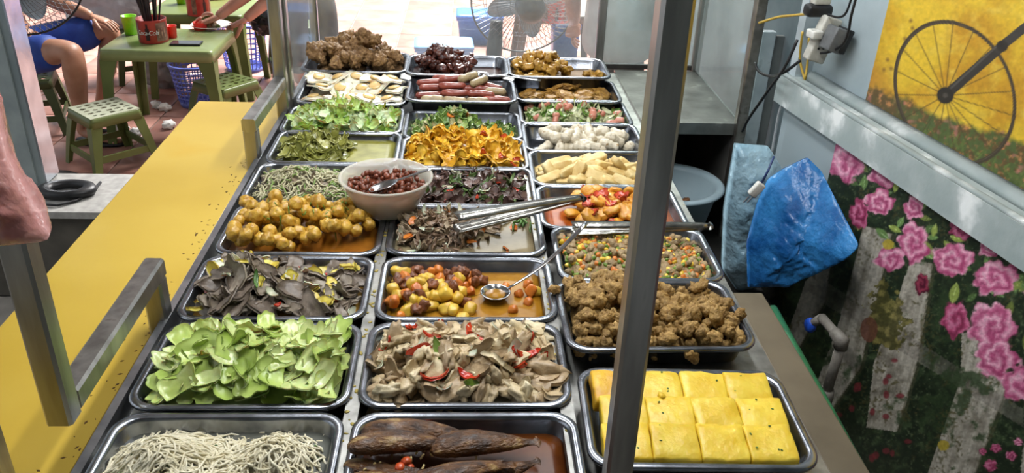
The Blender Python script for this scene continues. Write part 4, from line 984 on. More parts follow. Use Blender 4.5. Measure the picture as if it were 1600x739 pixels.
t = tr('L4', CXL+.004, 1.552, Z0, 'steel tray of round yellow fish balls in orange sauce')
t.liquid('fish_ball_sauce', SAUCE('orange_sauce', '7d4a12', '96601e'), -.024, 'oily orange sauce around the fish balls', 'sauce')
FB = M('fish_ball', 'a97a1e', 'd2aa48', scale=70, rough=.32, coat=.35, bump=.25, bscale=160, c3='7d5a1e', var=.12)
ms = [lump('fish_ball', FB, .0150, .0148, .0140, s, .24, 1.7, .14, 4, 3) for s in range(6)]
pr_ = P_(-.022, (.018, -.5, .1, .9, 1.2), (.014, .35, .4, .6, .8))
t.drop('fish_ball', ms, 80, pr_, .0155, .024, 'golden fish ball in the tray of orange sauce', 'fish ball', 'fish balls in orange sauce', tilt=.8, slack=.016, foot=1.15, region=lambda u, v: not (u > .25 and v < -.35-.3*(u < .5)), cand=12)
t.strand_pile('chopped_herbs', M('herb', '5d7a2c', '84a048', rough=.4), 90, lambda u, v: t.surf(u*.155, v*.1), .010, .0016, 'chopped green herbs sprinkled on the fish balls', 'herbs', .6, lambda u, v: v > -.2 and u < .6, up=.003, seg=3)

t = tr('L5', CXL-.001, 1.804, Z0, 'steel tray of stir fried bean sprouts with meat')
t.liquid('stir_fry_broth', SAUCE('olive_broth', '6a6a40', '7d7c50'), -.028, 'olive broth under the sprout stir fry', 'broth')
pr_ = P_(-.022, (.05, -.35, .05, .6, .75), (.02, .4, -.4, .4, .5))
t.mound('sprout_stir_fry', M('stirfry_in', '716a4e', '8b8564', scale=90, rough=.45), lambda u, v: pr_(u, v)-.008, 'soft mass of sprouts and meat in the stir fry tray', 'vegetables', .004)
t.strand_pile('fried_sprouts', M('fried_sprout', 'a39c7a', 'bdb794', scale=40, rough=.35, coat=.2, var=0), 300, pr_, .045, .0022, 'limp fried bean sprouts in the second tray behind the fish balls', 'vegetables', 1.2, lambda u, v: u < .75, up=.006)
t.strand_pile('green_shreds', M('green_shred', '5f7a34', '86a052', rough=.35, coat=.2, var=0), 80, pr_, .035, .0020, 'thin green shreds in the sprout stir fry', 'vegetables', .8, lambda u, v: u < .75, up=.007)
MT = [M('stir_meat', '7d6c5a', '98877280'[:6], scale=50, rough=.35, coat=.2, bump=.1)]; ms = [sheet('meat_slice', MT[0], .010, .018, s+100, curl=.8, twist=.3, wave=.15, th=.003, rough=.4) for s in range(4)]
t.drop('meat_slice', ms, 26, pr_, .014, .005, 'curled brownish meat slice in the sprout stir fry', 'meat', 'meat slices in the sprout stir fry', tilt=.6, slack=.08, cand=4, region=lambda u, v: u < .8)

t = tr('L6', CXL+.006, 2.043, Z0, 'steel tray of olive green pickled mustard greens')
t.liquid('pickle_broth', SAUCE('pickle_broth', '77732e', '8f8b42'), -.020, 'cloudy olive broth of the pickled greens', 'broth')
PK = [M('pickle_a', '7c7c35', '96964d', scale=50, rough=.3, coat=.3), M('pickle_b', '6a6c2e', '82843f', scale=50, rough=.3, coat=.3), M('pickle_c', '93924f', 'aba968', scale=50, rough=.3, coat=.3)]
ms = [sheet('pickled_green', PK[s % 3], .009+.003*(s % 2), .020, s+120, curl=.45, twist=.2, wave=.10, th=.005, rough=.45, pw=.7) for s in range(7)]
pr_ = P_(-.020, (.045, -.35, .15, .42, .7), (.012, -.7, -.3, .3, .4))
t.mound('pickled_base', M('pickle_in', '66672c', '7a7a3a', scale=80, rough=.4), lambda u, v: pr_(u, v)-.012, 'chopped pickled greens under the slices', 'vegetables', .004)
t.drop('pickled_green', ms, 120, pr_, .015, .005, 'olive green slice of pickled mustard stem', 'vegetable', 'pickled greens in olive broth', tilt=.5, slack=.008, region=lambda u, v: u < .45)

t = tr('L7', CXL, 2.262, Z0, 'steel tray of shredded pale green lettuce')
LT = [M('lettuce_a', 'a2bd62', 'bed484', scale=30, rough=.35, sss=.2, coat=.2, var=.1), M('lettuce_b', 'c3d59b', 'd6e2b8', scale=30, rough=.35, sss=.2, coat=.2), M('lettuce_c', '84a83f', 'a4c35f', scale=30, rough=.35, sss=.2, coat=.2)]
ms = [sheet('lettuce_shred', LT[s % 3], .010+.002*(s % 3), .022, s+140, curl=.9, twist=.5*((s % 3)-1), wave=.3, th=.0012, rough=.4) for s in range(8)]
pr_ = P_(-.012, (.05, -.12, .1, .65, .8), (.02, .6, -.2, .3, .5))
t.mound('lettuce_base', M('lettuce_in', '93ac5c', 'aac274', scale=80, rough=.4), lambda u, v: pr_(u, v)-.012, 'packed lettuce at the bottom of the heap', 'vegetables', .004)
t.drop('lettuce_shred', ms, 220, pr_, .016, .006, 'pale green curled lettuce shred', 'vegetable', 'lettuce shreds in the heaped tray', tilt=.7, slack=.012)

t = tr('L8', CXL+.006, 2.487, .817, 'steel tray of overlapping fried eggs', tilt=.04)
EGW = M('egg_white', 'd9d3b8', 'e6e2cf', scale=40, rough=.3, coat=.3, sss=.1, bump=.12, bscale=120, c3='c49a58', hi=.55); YK = M('egg_yolk', 'd3ab5e', 'dec089', scale=40, rough=.3, coat=.4)
def fried_egg(x, y, h, sd, rz, tx, ty):
    e = t.put('fried_egg', sheet('egg_white', EGW, .040, .046, sd, curl=-.25, twist=.1, wave=.10, th=.005, rough=.35, n=13, pw=1.0, wv=1.6), x, y, h, Euler((tx, ty, rz)).to_matrix(), 'fried egg, %s from the left in the %s row' % (('first', 'second', 'third', 'fourth', 'fifth')[(sd-200) % 5], ('front', 'middle', 'back')[(sd-200)//5]), 'egg', 'fried eggs')
    V_, F_ = ico(3); rr = random.Random(sd)
    k = obj('yolk', mesh('yolk', [(v[0]*.021, v[1]*.019, max(-.001, v[2]*.0065)) for v in V_], F_, YK), e, (rr.uniform(-.008, .008), rr.uniform(-.008, .008), .004))
rr = random.Random(8)
t.mound('egg_layer', EGW, P_(-.018, (.012, 0, .3, .9, .7)), 'lower layer of fried egg whites', 'eggs', .003, 30)
for k in range(15):
    i, j = k % 5, k//5
    fried_egg(-.118+i*.059+rr.uniform(-.01, .01)+.012*(j % 2), -.062+j*.058+rr.uniform(-.006, .006), -.006+.013*j+rr.uniform(0, .006), 200+k, rr.uniform(0, 6), rr.uniform(.15, .4), rr.uniform(-.2, .2))

t = tr('L9', CXL-.010, 2.694, .853, 'steel tray heaped with large fried chicken pieces')
FC = M('fried_crust', '674828', '917046', scale=90, rough=.6, bump=.5, bscale=220, c3='ab8c5e', var=.12)
ms = [lump('fried_chicken', FC, .030+.004*(s % 3), .024, .023, s+10, .45, 1.5, .26, 4, 4, .15, 10) for s in range(6)]
pr_ = P_(-.004, (.065, .05, .15, .35, .6), (.05, -.55, .2, .3, .6), (.035, .7, .1, .25, .5))
t.drop('fried_chicken', ms, 46, pr_, .030, .036, 'large craggy brown piece of fried chicken', 'fried chicken', 'fried chicken pieces in the back left tray', tilt=.9, slack=.02, cand=8, scale=(.8, 1.1))

# ---- middle column
t = tr('M1', CXM, .800, Z0, 'steel tray of dark braised fish in brown sauce')
t.liquid('fish_sauce', SAUCE('brown_sauce', '4c2306', '62330c'), -.028, 'thin reddish brown sauce around the braised fish', 'sauce')
FSH = M('braised_fish', '38200e', '6e4824', scale=55, rough=.35, coat=.35, bump=.6, bscale=240, c3='a98a58', lo=.38, hi=.58, var=.12, stretch=(.5, 1, 1))
def fish(sd, l=.088, r=.023):
    prof = [(-1, .2), (-.97, .5), (-.85, .8), (-.6, 1.05), (-.2, 1.05), (.2, .85), (.55, .55), (.78, .3), (.88, .28), (.98, .5), (1, .1)]
    us = np.linspace(-1, 1, 34); ks = np.interp(us, [p[0] for p in prof], [p[1] for p in prof]); L_ = []
    for u, k in zip(us, ks):
        cy = .010*math.sin(u*1.6+sd); cz = .004*math.cos(u*2+sd); thin = .66 if u < .6 else max(.12, .66-1.6*(u-.6)); ry = r*k*(1.35 if u > .88 else 1)
        gill = .0012 if -.66 < u < -.58 else 0
        L_.append([(u*l, cy+(ry-gill)*math.cos(a)*(1+.05*N3((u*4, math.cos(a), math.sin(a)), 3, sd)), cz+(r*k*thin-gill)*math.sin(a)*(1+.12*N3((u*5, math.cos(a)*2, math.sin(a)), 2.5, sd+4))) for a in [2*PI*q/20 for q in range(20)]])
    g = MB(); g.loops(L_); return g
def put_fish(x, y, h, rz, sd, sc, tx=0, ty=0):
    g = fish(sd); o = t.put('braised_fish', g.me('body', FSH), x, y, h, Euler((tx, ty, rz)).to_matrix(), ('dark braised fish ' + ['on top at the back left', 'second from the back on the left', 'with its tail over the open brown sauce', 'lying low at the left wall', 'short one beside the open sauce', 'long one left of the tray middle', 'across the tray middle', 'right of the tray middle', 'at the front left', 'at the front centre'][sd]), 'fish', 'braised fish', sc)
    fm = sheet('dorsal_fin', FSH, .006, .02, sd, curl=.1, th=.0012); obj('fin', fm, o, (.0, .018, .0), (0, 0, PI/2))
for k, (x, y, h, rz, sc, tx, ty) in enumerate([(-.072, .066, .004, -.16, .95, .2, .06), (-.088, .030, .012, .05, .95, -.15, .05), (.030, .040, .002, .16, .95, .1, -.02), (-.115, -.004, -.006, -.08, .7, 0, 0), (.048, -.002, -.004, .32, .72, .1, 0), (-.080, -.034, .006, .0, 1.0, .1, .03), (-.005, -.026, .010, .12, .9, -.1, 0), (.050, -.052, .0, -.1, .9, 0, 0), (-.09, -.07, -.002, .1, 1., 0, 0), (-.005, -.085, -.004, 0, 1., 0, 0)]):
    put_fish(x, y, h, rz+PI*(k % 2 == 3), k, sc, tx, ty)
    t.raise_to(lambda u, v: (h+.008) if abs(u*.155-x) < .06 and abs(v*.1-y) < .012 else -1)
TOM = M('tomato_bit', 'a8381a', 'c95a2c', scale=40, rough=.2, coat=.5); ms = [lump('tomato_chunk', TOM, .0095, .008, .007, s+30, .25, 1.5, .05, 4, 2) for s in range(3)]
t.drop('tomato_chunk', ms, 10, P_(.0), .009, .008, 'shiny red tomato chunk on the braised fish', 'tomato', 'tomato chunks on the fish', region=lambda u, v: -.75 < u < .3 and v > -.6, slack=.06, cand=2)
t.strand_pile('garlic_bits', M('garlic', 'c0a365', 'd8c288', rough=.4), 40, lambda u, v: t.surf(u*.155, v*.1), .006, .0018, 'chopped garlic and chilli seeds on the braised fish', 'garlic', .3, lambda u, v: u < .35, up=.004, seg=3)

t = tr('M2', CXM, 1.055, Z0, 'steel tray of stir fried pork slices with red pepper')
PK2 = [M('pork_a', 'b09a74', 'cfba94', scale=50, rough=.35, coat=.25, bump=.2, bscale=120, var=.12), M('pork_b', 'c4b088', 'ddcfac', scale=50, rough=.35, coat=.3, bump=.2, bscale=120), M('pork_c', '98805f', 'b59e7c', scale=50, rough=.38, coat=.2, bump=.2, bscale=120)]
ms = [sheet('pork_slice', PK2[s % 3], .012+.003*(s % 3), .018+.004*(s % 3), s+160, curl=.5*((s % 4)-1.1), twist=.3*((s % 3)-1), wave=.14, th=.0075, rough=.6, pw=.7) for s in (0, 1, 3, 4, 5)]
ms += [lump('pork_piece', PK2[s % 3], .019+.005*(s % 3), .012, .0085, s+50, .65, 1.7, .22, 4, 3) for s in range(12)]
pr_ = P_(-.014, (.046, -.05, .02, .7, .75), (.014, .5, .2, .4, .5))
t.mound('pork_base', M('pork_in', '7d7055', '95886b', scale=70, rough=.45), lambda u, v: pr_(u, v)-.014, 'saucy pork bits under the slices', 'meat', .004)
t.drop('pork_slice', ms, 200, pr_, .017, .008, 'pale tan slice of stir fried pork', 'meat', 'pork slices in the red pepper tray', tilt=.6, slack=.012)
RP = M('red_pepper', 'b02310', 'cf4420', scale=30, rough=.2, coat=.5); ms = [sheet('red_pepper_strip', RP, .006, .022, s+180, curl=.8, twist=.3, th=.0035, rough=.2, pw=.6) for s in range(4)]
t.drop('red_pepper_strip', ms, 14, pr_, .014, .005, 'glossy red pepper strip among the pork slices', 'pepper', 'red pepper strips in the pork tray', tilt=.5, slack=.06, cand=2)
GP = M('green_pepper', '4c6a1e', '6f8a34', scale=30, rough=.25, coat=.4); ms = [sheet('green_pepper_strip', GP, .007, .024, s+190, curl=.7, th=.0035, rough=.2) for s in range(2)]
t.drop('green_pepper_strip', ms, 4, pr_, .014, .004, 'green pepper strip among the pork slices', 'pepper', 'green pepper strips in the pork tray', tilt=.4, slack=.06, cand=2, region=lambda u, v: v < 0)
t.drop('onion_piece', ONM, 9, pr_, .013, .004, 'pale onion petal among the pork slices', 'vegetable', 'onion petals in the pork tray', tilt=.5, slack=.06, cand=2)

t = tr('M3', CXM+.002, 1.304, Z0, 'steel tray of beef stew with potato and carrot')
t.liquid('stew_sauce', SAUCE('stew_sauce', '8a5c12', 'a3741f'), -.027, 'oily yellow orange gravy of the stew', 'sauce')
PT = M('potato', 'c29a2a', 'd8b548', scale=50, rough=.35, coat=.3, sss=.1); CRT = M('carrot', 'b95f1a', 'd07d30', scale=40, rough=.3, coat=.35); BF = M('stew_beef', '5d3318', '875030', scale=60, rough=.4, coat=.3, bump=.3, bscale=150)
ms1 = [lump('potato_chunk', PT, .015, .012, .011, s+60, .2, 1.4, .04, 3, 3, box=.75) for s in range(4)]
ms2 = [lump('carrot_chunk', CRT, .012, .010, .009, s+65, .2, 1.4, .04, 3, 3, box=.7) for s in range(4)]
ms3 = [lump('beef_chunk', BF, .014, .010, .009, s+70, .45, 1.6, .12, 4, 3) for s in range(4)]
rg_ = lambda u, v: u < .12 or (v < -.55 and u < .5) or u > .82
pr_ = P_(-.026, (.024, -.55, .05, .55, .75), (.010, .2, .5, .25, .35))
for k in range(4):
    t.drop('potato_chunk', ms1, 8, pr_, .014, .014, 'yellow potato chunk in the stew', 'potato', 'potato chunks in the stew', tilt=.8, slack=.012, region=rg_)
    t.drop('carrot_chunk', ms2, 6, pr_, .011, .012, 'orange carrot chunk in the stew', 'carrot', 'carrot chunks in the stew', tilt=.8, slack=.012, region=rg_)
    t.drop('beef_chunk', ms3, 9, pr_, .012, .012, 'browned beef chunk in the stew', 'beef', 'beef chunks in the stew', tilt=.8, slack=.012, region=lambda u, v: rg_(u, v) or (v > .5 and u < .4))
for x, y in ((.105, .01), (.122, -.02), (.09, -.05), (.125, .045), (.08, .035)): t.put('carrot_chunk', ms2[0], x, y, -.024, Euler((x*40, y*40, 1)).to_matrix(), 'orange carrot chunk in the stew', 'carrot', 'carrot chunks in the stew', .9)

t = tr('M4', CXM+.001, 1.556, Z0, 'steel tray of shredded beef with onion and carrot')
t.liquid('beef_broth', SAUCE('grey_broth', '77694c', '8a7c5e'), -.018, 'cloudy grey brown broth beside the shredded beef', 'broth')
pr_ = P_(-.020, (.044, -.5, .05, .5, .75), (.012, .2, .5, .4, .4))
SB = [M('shred_beef', '6a5340', '8a7058', scale=60, rough=.38, coat=.25, bump=.15, var=.12), M('shred_beef_b', '7f6b52', '9c8a70', scale=60, rough=.38, coat=.25, bump=.15)]
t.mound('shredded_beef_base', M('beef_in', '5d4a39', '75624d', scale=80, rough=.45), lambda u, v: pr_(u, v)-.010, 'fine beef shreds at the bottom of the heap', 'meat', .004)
ms = [sheet('beef_shred', SB[s % 2], .005+.002*(s % 2), .018, s+210, curl=1.0*((s % 3)-.8), twist=.5, wave=.25, th=.003, rough=.4) for s in range(8)]
t.drop('beef_shred', ms, 190, pr_, .012, .004, 'thin brown beef shred', 'meat', 'beef shreds in the onion tray', tilt=.6, slack=.010, region=lambda u, v: u < .5)
ms = [sheet('onion_strip', ON, .005, .024, s+220, curl=1.1, twist=.1, wave=.05, th=.003, rough=.2) for s in range(4)]
t.drop('onion_strip', ms, 13, pr_, .013, .004, 'white onion strip in the shredded beef', 'vegetable', 'onion strips in the shredded beef', tilt=.6, slack=.06, cand=2, region=lambda u, v: u < .4)
ms = [sheet('carrot_slice', CRT, .008, .013, s+230, curl=.2, th=.003, rough=.2, pw=1.) for s in range(3)]
t.drop('carrot_slice', ms, 10, pr_, .012, .004, 'orange carrot slice in the shredded beef', 'carrot', 'carrot slices in the shredded beef', tilt=.5, slack=.06, cand=2)
t.strand_pile('green_stalks', GRS, 12, pr_, .045, .0028, 'green stalks standing at the right end of the beef tray', 'vegetables', .3, lambda u, v: u > .55 and v > .3, up=.012, comb=1.3)

t = tr('M5', CXM+.001, 1.796, Z0, 'steel tray of dark sliced pig blood with greens')
pr_ = P_(-.010, (.030, .1, .1, .8, .8))
BL = [M('blood_a', '38251f', '52382f', scale=60, rough=.3, coat=.35, var=.15), M('blood_b', '4c3833', '6b544c', scale=60, rough=.3, coat=.35)]
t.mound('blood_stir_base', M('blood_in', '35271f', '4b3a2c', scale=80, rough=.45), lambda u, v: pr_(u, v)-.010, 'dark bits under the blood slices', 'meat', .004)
ms = [sheet('blood_slice', BL[s % 2], .010, .014, s+240, curl=.3, twist=.2, wave=.08, th=.004, rough=.35, pw=.5) for s in range(6)]
t.drop('blood_slice', ms, 110, pr_, .014, .005, 'dark purple brown slice of pig blood', 'meat', 'blood slices with greens', tilt=.6, slack=.010)
GR = M('leaf_green', '3a4f22', '5a6f38', scale=50, rough=.35, coat=.2); ms = [sheet('green_leaf', GR, .005, .018, s+250, curl=.8, twist=.5, wave=.3, th=.0012, rough=.4) for s in range(4)]
t.drop('green_leaf', ms, 42, pr_, .011, .003, 'wilted green leaf in the blood stir fry', 'vegetable', 'greens in the blood stir fry', tilt=.7, slack=.06, cand=3)
t.drop('onion_strip', [sheet('onion_strip', ON, .005, .020, s+255, curl=1.1, th=.003, rough=.2) for s in range(2)], 9, pr_, .012, .004, 'white onion strip in the blood stir fry', 'vegetable', 'onion strips in the blood stir fry', tilt=.6, slack=.06, cand=2)
t.drop('chilli_bit', [sheet('chilli_bit', RED, .004, .012, s+258, curl=.6, th=.003) for s in range(2)], 9, pr_, .010, .003, 'red chilli slice in the blood stir fry', 'chilli', 'chilli slices in the blood stir fry', tilt=.5, slack=.06, cand=2)

t = tr('M6', CXM-.004, 2.014, Z0, 'steel tray of crumpled bright yellow tofu skin pieces')
pr_ = P_(-.004, (.042, .0, .2, .8, .7))
YT = [M('yellow_tofu', 'c48a12', 'dcae34', scale=40, rough=.38, coat=.2, bump=.3, bscale=90, var=.1), M('yellow_tofu_b', 'd3a01f', 'e5bd45', scale=40, rough=.38, coat=.2, bump=.3, bscale=90)]
t.mound('yellow_tofu_base', YT[0], lambda u, v: pr_(u, v)-.012, 'yellow tofu crumbs under the crumpled pieces', 'tofu', .004)
ms = [sheet('yellow_tofu_piece', YT[s % 2], .020, .026, s+260, curl=.9, twist=.4*((s % 3)-1), wave=.30, th=.006, rough=.55, n=12, wv=2.2) for s in range(8)]
t.drop('yellow_tofu_piece', ms, 75, pr_, .022, .010, 'crumpled turmeric yellow tofu piece', 'tofu', 'yellow tofu pieces', tilt=.7, slack=.012)
t.drop('tomato_chunk', [sheet('tomato_piece', TOM, .010, .014, s+268, curl=.8, th=.004) for s in range(2)], 6, pr_, .014, .005, 'dark red tomato piece in the yellow tofu', 'tomato', 'tomato pieces in the yellow tofu', tilt=.5, slack=.06, cand=2, region=lambda u, v: u > .3)

t = tr('M7', CXM-.008, 2.232, Z0, 'steel tray of mixed green vegetables with broccoli stems')
pr_ = P_(-.028, (.070, -.25, .2, .42, .8), (.02, .6, -.3, .4, .5))
GV = [M('mix_green_a', '5f7d33', '85a04f', scale=50, rough=.35, coat=.2, var=.12), M('mix_green_b', '7d9a4a', 'a4ba70', scale=50, rough=.35, coat=.2), M('mix_green_c', '8f8a58', 'b0ab7c', scale=50, rough=.38, coat=.2), M('mix_green_d', '48652a', '64803e', scale=50, rough=.35, coat=.2)]
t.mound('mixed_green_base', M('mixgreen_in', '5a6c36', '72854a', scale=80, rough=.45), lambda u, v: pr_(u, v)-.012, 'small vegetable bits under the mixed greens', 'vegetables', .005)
ms = [sheet('vegetable_slice', GV[s % 4], .008+.003*(s % 2), .016, s+270, curl=.7, twist=.5, wave=.3, th=.0025, rough=.5) for s in range(10)]
t.drop('vegetable_slice', ms, 210, pr_, .014, .005, 'green vegetable slice in the mixed greens', 'vegetable', 'mixed green vegetable slices', tilt=.7, slack=.010)
t.drop('carrot_slice', [sheet('carrot_slice', CRT, .007, .011, 281, curl=.2, th=.003)], 6, pr_, .011, .004, 'orange carrot slice in the mixed greens', 'carrot', 'carrot slices in the mixed greens', tilt=.5, slack=.06, cand=2, region=lambda u, v: u < .2)

t = tr('M8', CXM-.014, 2.470, .832, 'steel tray of red and grey sausages')
RS = M('red_sausage', '7b382c', '985042', scale=40, rough=.28, coat=.4, var=.12, bump=.08); GS = M('grey_sausage', '8d7a58', 'a99670', scale=70, rough=.35, coat=.3, bump=.2, bscale=160)
t.liquid('sausage_oil', SAUCE('brown_oil', '3c2a1c', '4d3826'), -.034, 'thin dark oil under the sausages', 'sauce')
rms = [capsule('red_sausage', RS, .0118, .046, .16*(s-1), s, .16, tip=.5) for s in range(3)]; gms = [capsule('grey_sausage', GS, .0135, .038, .16*(s-.5), s, .14, tip=.5) for s in range(2)]
for k, (x, y, h, rz, g_, p_) in enumerate([(-.09, -.07, -.012, .1, 1, 0), (-.02, -.072, -.014, -.06, 1, .05), (.05, -.075, -.014, .05, 1, 0), (.11, -.06, -.012, -.1, 0, 0), (-.10, -.035, -.010, .15, 0, 0), (-.02, -.045, .002, .05, 0, 0), (.06, -.045, .000, -.1, 0, 0), (-.09, -.005, .006, .1, 0, 0), (-.03, -.015, .016, .06, 0, 0), (.045, -.012, .006, 0, 0, 0), (-.10, .03, .012, .25, 0, 0), (-.03, .035, .024, .2, 0, -.1), (.02, .02, .034, .55, 1, -.15), (.055, .005, .026, .8, 1, -.1), (-.05, .06, .018, .1, 0, 0), (.04, .06, .014, -.1, 0, 0), (.09, .02, .006, -.4, 0, .1), (.105, -.02, .002, -.2, 1, 0)]):
    t.put('sausage', (gms if g_ else rms)[k % (2 if g_ else 3)], x, y, h, Euler((0, p_, rz)).to_matrix(), ('grey herbed sausage' if g_ else 'shiny red sausage')+zone(x/.1, y/.07)+(', on top' if h > .005 else ', low down'), 'sausage', 'grey sausages' if g_ else 'red sausages')

t = tr('M9', CXM-.029, 2.684, .851, 'steel tray of dark glazed ribs')
t.liquid('rib_glaze', SAUCE('dark_glaze', '2c140c', '3c1e12'), -.034, 'dark sticky glaze under the ribs', 'sauce')
RBM = M('glazed_rib', '2f130e', '5a2a1c', scale=70, rough=.22, coat=.6, bump=.3, bscale=150, var=.2, c3='74402a')
ms = [lump('glazed_rib', RBM, .024, .016, .015, s+80, .5, 1.6, .26, 4, 3) for s in range(5)]
pr_ = P_(-.030, (.085, -.35, .2, .45, .8), (.02, .35, -.2, .3, .5))
t.drop('glazed_rib', ms, 44, pr_, .022, .022, 'dark sticky glazed rib piece', 'meat', 'glazed ribs', tilt=.8, slack=.014, region=lambda u, v: u < .55)
# ---- right column
t = tr('R1', .366, .912, Z0, 'steel tray of yellow omelette cut into twelve slices', rot=-.03)
OM = M('omelette', 'd9b328', 'e8cb48', scale=26, rough=.4, coat=.2, bump=.25, bscale=70, var=.07, c3='eed45c', sss=.08); OMB = M('omelette_browned', 'c78e16', 'ddb02e', scale=26, rough=.4, coat=.2, bump=.3, bscale=70, c3='e6c63c')
def omelet(sd, hx, hy, hz, mat):
    g = bevbox(-hx, hx, -hy, hy, -hz, hz, .0035, 2); bm = bmesh.new(); me = g.me('omelette_slice', mat); bm.from_mesh(me)
    bmesh.ops.subdivide_edges(bm, edges=[e for e in bm.edges if e.calc_length() > .012], cuts=5, use_grid_fill=True)
    for v in bm.verts:
        c = v.co; w_ = N3((c.x, c.y, c.z), 45, sd); w2 = N3((c.x, c.y, c.z), 110, sd+3)
        c.z += .0034*w_+.0016*w2+(.003*(1-(c.y/hy)**2) if c.z > 0 else 0); c.x += .0018*N3((c.y, c.z, c.x), 60, sd+5); c.y += .0032*N3((c.x, c.z, 0), 50, sd+7)
    for f in bm.faces: f.smooth = True
    bm.to_mesh(me); bm.free(); return me
for j in range(3):
    for i in range(4):
        hx = .0355; hy = .0335
        x = -.112+i*.0735+(.004 if j == 1 else 0)-(.004 if j == 2 else 0); y = -.063+j*.060; h = -.010+.005*j
        me = omelet(300+j*4+i, hx+.0011, hy+.002, .0125, OMB if (i == 0 and j == 2) else OM)
        t.put('omelette_slice', me, x, y, h, Euler((.16, random.uniform(-.03, .03), random.uniform(-.03, .03))).to_matrix(), '%s slice from the left in the %s row of the omelette' % (('first', 'second', 'third', 'fourth')[i], ('front', 'middle', 'back')[j]), 'omelette', 'omelette slices')
rr = random.Random(4); ms = [lump('scallion_bit', M('scallion_bit', '3f5c22', '5c7a34', rough=.5), .0025, .0018, .0008, s, .3, 2, 0, 1, 1) for s in range(3)]
for k in range(22):
    x, y = rr.uniform(-.12, .13), rr.uniform(-.085, .085); yj = min(2, max(0, round((y+.063)/.06)))
    hz = -.010+.005*yj+.0145+(y-(-.063+yj*.06))*.16+.0012*(1-((y-(-.063+yj*.06))/.033)**2)
    t.put('scallion_bit', rr.choice(ms), x, y, hz, Euler((.1, 0, rr.uniform(0, 6))).to_matrix(), 'tiny green scallion bit in the omelette', 'scallion', 'scallion bits in the omelette')
t.put('omelette_crumb', lump('omelette_crumb', OM, .006, .009, .005, 7, .3, 1.5, .1, 4, 2), -.043, .030, .012, Euler((0, 0, .3)).to_matrix(), 'loose omelette crumb between two rows', 'omelette', None)

t = tr('R2', .359, 1.205, Z0+.004, 'steel tray heaped with small popcorn chicken pieces', rot=.02)
PC = M('popcorn_crust', '80602f', 'ab8a50', scale=110, rough=.6, bump=.5, bscale=260, c3='c2a468', var=.14)
ms = [lump('popcorn_chicken', PC, .0125+.003*(s % 3), .0115, .0105, s+20, .5, 1.7, .32, 4.5, 3, .16, 10) for s in range(8)]
pr_ = P_(-.022, (.062, -.45, .2, .6, .85), (.046, .65, -.45, .45, .6))
t.mound('popcorn_base', PC, lambda u, v: pr_(u, v)-.022, 'crumbs of crust under the popcorn chicken', 'crumbs', .004)
t.drop('popcorn_chicken', ms, 210, pr_, .0135, .016, 'small craggy tan piece of popcorn chicken', 'fried chicken', 'popcorn chicken pieces', tilt=1., slack=.008, cand=10, scale=(.8, 1.25))
for k, (px, py, z) in enumerate(((866, 452, .812), (1155, 492, .815), (1080, 556, .79))):
    p = at(px, py, Z=z); tag(obj('popcorn_chicken', ms[k], None, p, (k, k*2, 0), .85), ('popcorn chicken piece on the left rim corner of its tray', 'popcorn chicken piece leaning up on the right rim', 'stray popcorn chicken piece between its tray and the omelette')[k], 'fried chicken')

t = tr('R3', .371, 1.452, Z0, 'steel tray of minced meat with sweetcorn, carrot and green beans')
pr_ = P_(-.018, (.030, -.3, .05, .75, .9), (.012, .6, -.2, .4, .6))
MC = M('minced_meat', '8b7350', 'a9936c', scale=110, rough=.5, bump=.5, bscale=220, c3='76603f')
t.mound('minced_meat', MC, pr_, 'tan minced meat in the sweetcorn tray', 'meat', .006, 110, 80, 56)
KN = M('sweetcorn', 'dcb42c', 'edd05c', scale=60, rough=.3, coat=.3, sss=.1, var=.1); CB = M('carrot_cube', 'bd6a24', 'd2843c', scale=60, rough=.35, coat=.2); BN = M('green_bean', '52701f', '738e38', scale=60, rough=.35, coat=.2, var=.15)
km = [lump('corn_kernel', KN, .0062, .0052, .0044, s, .2, 1.5, 0, 1, 2, box=.8) for s in range(3)]
cm = [lump('carrot_cube', CB, .0055, .0052, .0044, s, .15, 1.5, 0, 1, 2, box=.55) for s in range(3)]
bmz = [capsule('bean_piece', BN, .0042, .0070, 0, s, n=8, m=6, tip=.3) for s in range(2)]
for rep in range(4):
    t.drop('corn_kernel', km, 38, lambda u, v: 1, .005, .003, 'yellow sweetcorn kernel in the minced meat', 'corn', 'sweetcorn kernels in the minced meat', tilt=.8, slack=9, cand=1, flat=.2)
    t.drop('carrot_cube', cm, 40, lambda u, v: 1, .005, .003, 'small orange carrot cube in the minced meat', 'carrot', 'carrot cubes in the minced meat', tilt=.8, slack=9, cand=1, flat=.2)
    t.drop('bean_piece', bmz, 40, lambda u, v: 1, .005, .003, 'short green bean piece in the minced meat', 'bean', 'green bean pieces in the minced meat', tilt=.5, slack=9, cand=1, flat=.2)
mms = [lump('mince_clump', MC, .010, .008, .006, s+3, .5, 1.8, .2, 4, 2) for s in range(4)]
t.drop('mince_clump', mms, 150, lambda u, v: 1, .006, .003, 'small clump of tan minced meat', 'meat', 'mince clumps in the sweetcorn tray', tilt=.8, slack=9, cand=1, flat=.2)

